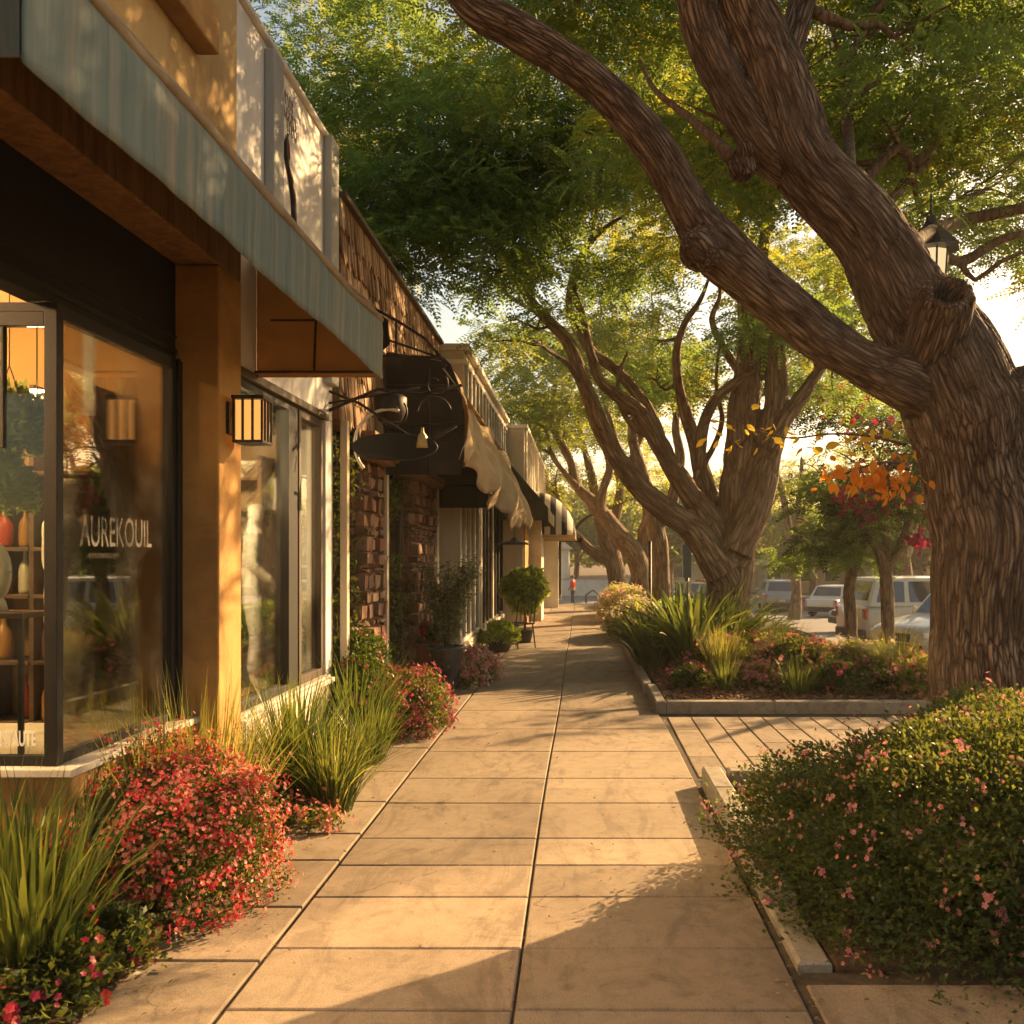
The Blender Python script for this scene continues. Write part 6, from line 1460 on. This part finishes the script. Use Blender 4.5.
    for s in (-1, 1):
        zt_ = fl + (h * .47 - fl) * .78
        b = MB(); b.box(xf - .16, xf - .012, s * W * .42 - .16, s * W * .42 + .10 * (s < 0) + .06, zt_ - .09, zt_ + .05) if s > 0 else b.box(xf - .16, xf - .012, s * W * .42 - .06, s * W * .42 + .16, zt_ - .09, zt_ + .05)
        b.build('headlight', M['head_light'], T, False, bevel=.03)
        MB().box(xf - .40, xf - .22, s * W * .488 - .02, s * W * .488 + .02, zt_ - .05, zt_ + .03).build('side_marker', M['amber_light'], T, False, bevel=.01)
        MB().box(xb + .0, xb + .09, s * W * .40 - .10, s * W * .40 + .10, belt - .36, belt - .08).build('tail_light', M['tail_light'], T, False, bevel=.02)
        b = MB(); b.lathe([(.001, -.06), (.07, -.05), (.1, 0), (.07, .05), (.001, .06)], (c1 - .30, s * (W / 2 + .09), belt + .08), 10, 'x'); b.build('mirror', paint, T, False, smooth=True)
        for k in (0, 1): MB().box(c0 + (c1 - c0) * (.36 + .28 * k), c0 + (c1 - c0) * (.36 + .28 * k) + .18, s * (W / 2 - .012), s * (W / 2 + .012), belt - .14, belt - .11).build('door_handle', paint, T, False, bevel=.004)
    b = MB(); b.box(xf - .05, xf + .035, -W * .43, W * .43, fl + .02, fl + .22); b.build('front_bumper', M['plastic'], T, False, bevel=.03)
    MB().box(xf - .03, xf + .02, -W * .24, W * .24, fl + .27, fl + .45).build('grille', M['plastic'], T, False, bevel=.01)
    MB().box(xb - .035, xb + .05, -W * .43, W * .43, fl + .02, fl + .24).build('rear_bumper', M['plastic'], T, False, bevel=.03)
    MB().box(xb - .045, xb - .036, -.16, .16, fl + .30, fl + .42).build('number_plate', M['letter'], T, False)
    return T
def at_car(px, Y): return ((px - VPX) * Y / FPX, Y, rz_(Y))
x, y, z = at_car(778, 52)
car('parked_car', 'silver grey hatchback seen from behind on the far road', 'car', (x, y, z), R(84), M['car_silver'], 4.4, 1.85, 1.62, .26)
x, y, z = at_car(838, 45)
car('parked_car', 'white low car seen from its rear corner, left of the small trees', 'car', (x + .4, y + 1, z), R(50), M['car_white'], 4.3, 1.78, 1.42, .27, .14)
car('parked_car', 'tall white van parked behind the small dark green tree', 'van', (9.55, 27.2, rz_(27)), R(12), M['car_white'], 4.9, 1.9, 1.86, .18, wr=.37)
car('parked_car', 'white car with a lit amber side lamp beside the huge tree trunk', 'car', (9.15, 23.4, rz_(23)), R(205), M['car_white'], 4.7, 1.9, 1.72, .27, wr=.38)
x, y, z = at_car(690, 50); car('parked_car', 'dark car showing its rear window left of the second big tree trunk', 'car', (x, y, z), R(88), M['car_dark'], 4.4, 1.82, 1.55, .26)
x, y, z = at_car(709, 58); car('parked_car', 'red car partly hidden by the second big tree trunk', 'car', (x, y, z), R(95), M['car_red'], 4.3, 1.8, 1.5, .27)
x, y, z = at_car(838, 32); car('parked_car', 'silver car nose behind the thinner small tree trunk', 'car', (x + 2.3, y + .8, z), R(184), M['car_silver'], 4.4, 1.8, 1.45, .27, .14)

# ================================================================ far side: trees, houses, wood
def far_crown(name, label, c, rad, n, seed, mat, trunk_h=2., L=.3):
    T = thing(name, label, 'tree', (c[0], c[1], -1.3)); g_ = np.random.default_rng(seed)
    cl_ = []; k = 0
    while len(cl_) < 16:
        d_ = g_.normal(size=3); d_ /= np.linalg.norm(d_); q = np.array(c) + d_ * np.array(rad) * g_.uniform(.3, .95)
        if q[2] > trunk_h - 1.3: cl_.append(q)
    pieces = []
    for q in cl_:
        Q, *_ = leaf_cloud(n // 16, tuple(q), (rad[0] * .45, rad[1] * .45, rad[2] * .38), seed + len(pieces), L, L * .55, thr=.38, shell=.3); pieces.append(Q)
    npmesh('crown', np.concatenate(pieces), M[mat], T)
    b = MB(); b.tube([(c[0], c[1], -1.4), (c[0] + .2, c[1], trunk_h * .5), (c[0], c[1], c[2])], [.28, .22, .12], 8)
    for k in range(5): q = cl_[k]; b.tube([(c[0] + .1, c[1], trunk_h * .4), tuple((np.array(c) + q) / 2 + (0, 0, -.3)), tuple(q)], [.13, .08, .04], 6)
    o = b.build('trunk', M['bark_far'], T, smooth=True); add_bark_attr(o)
bt = [(668, 70, 4.2, 4.0, 'leaf_far', 'hazy olive tree behind the slim street tree'), (705, 78, 5.0, 4.8, 'leaf_sun_gold', 'hazy tree just left of the second big trunk'), (770, 82, 4.4, 4.4, 'leaf_sun_gold', 'sunlit hazy tree above the silver hatchback'),
      (812, 72, 3.9, 3.8, 'leaf_far', 'rounded hazy tree above the white low car'), (860, 66, 4.4, 4.2, 'leaf_dark', 'dark tree rising behind the white van'), (915, 60, 4.4, 4.4, 'leaf_far', 'green tree behind the magenta-blossomed tree'), (740, 95, 6.5, 6., 'leaf_sun_gold', 'tall golden tree farthest along the road'),
      (975, 62, 4.6, 4.8, 'leaf_far', 'tree beyond the parking place, behind the huge trunk'), (1050, 58, 5., 5., 'leaf_sun_gold', 'tree at the edge of the parking place'), (620, 84, 4.5, 5, 'leaf_far', 'olive tree beyond the cross street'), (575, 90, 4.8, 5., 'leaf_far', 'broad tree closing the view down the walk'), (530, 88, 5., 5, 'leaf_far', 'tree over the roofs at the far left end')]
for k, (px, Y, zc, r, mt, lb) in enumerate(bt): far_crown('background_tree', lb, (P(px, 0, Y)[0], Y, zc - 1.2), (r, r * .9, r * .8), 9000, 300 + k, mt, 1.6, .42)
g = np.random.default_rng(77); ps = []
for k in range(90):
    x = g.uniform(-70, 110); y = 125 + g.uniform(0, 22) + abs(x) * .1; hh = g.uniform(5, 10)
    Q, *_ = leaf_cloud(420, (x, y, hh * .35 - 1.3), (5.5, 4, hh * .8), 400 + k, 1.1, .6, thr=.3, shell=.4); ps.append(Q)
for k in range(26):
    x = 22 + g.uniform(0, 45); y = 70 + g.uniform(0, 25); Q, *_ = leaf_cloud(700, (x, y, 1.), (4.5, 4, g.uniform(4, 6.)), 600 + k, .7, .4, thr=.3, shell=.4); ps.append(Q)
tag(npmesh('distant_wood', np.concatenate(ps), M['leaf_far']), kind='stuff')
def house(label, x0, x1, y0, y1, h, wm, seed):
    T = thing('house', label, 'house', ((x0 + x1) / 2, y0, -1.3)); z = -1.35
    MB().box(x0, x1, y0, y1, z, z + h).build('wall', wm, T)
    MB().prism([(x0 - .3, z + h + .003), (x1 + .3, z + h + .003), (x1 - .6, z + h + .75), (x0 + .6, z + h + .75)], 'y', y0 - .4, y1 + .3).build('roof', M['cream'], T)
    k = int((x1 - x0) / 2.2)
    for i in range(k):
        xa = x0 + .5 + i * 2.2; w_ = MB().box(xa, xa + 1.2, y0 - .04, y0 - .003, z + .9, z + 2.1).build('window', M['cream'], T); MB().box(xa + .08, xa + 1.12, y0 - .05, y0 - .041, z + .98, z + 2.02).build('pane', M['car_glass'], w_)
house('low pale house with a white roof behind the silver hatchback', 13.5, 20.5, 76, 82, 2.2, M['beige'], 1)
house('small low house with a pale roof right of the silver hatchback', 21.5, 27, 72, 78, 2.5, M['cream'], 2)
house('long low building across the road behind the white van', 22.5, 34, 56, 62, 2.3, M['beige'], 3)
house('pale shop closing the far side of the cross street', -9, -1.0, 76, 82, 3.4, M['cream'], 4)
house('low building beyond the dark and red cars', 5, 11.5, 88, 94, 2.6, M['beige'], 5)
bush('hedge', 'low hedge along the far verge between the two far cars', 'hedge', (P(806, 0, 56)[0], 58, -1.25), (1.6, 3, .9), 4500, 351, 'leaf_far', (), .16, .08, stems=0)
# haze: the golden air
hz = MB().box(-90, 130, -30, 172, -3, 19).build('haze', None); t = NT('haze_air'); pv = t.n('ShaderNodeVolumePrincipled'); pv.inputs['Color'].default_value = (1, .93, .80, 1); pv.inputs['Density'].default_value = .0007; pv.inputs['Anisotropy'].default_value = .3
t.l(pv.outputs[0], t.out.inputs['Volume']); hz.data.materials.append(t.m); tag(hz, kind='stuff')
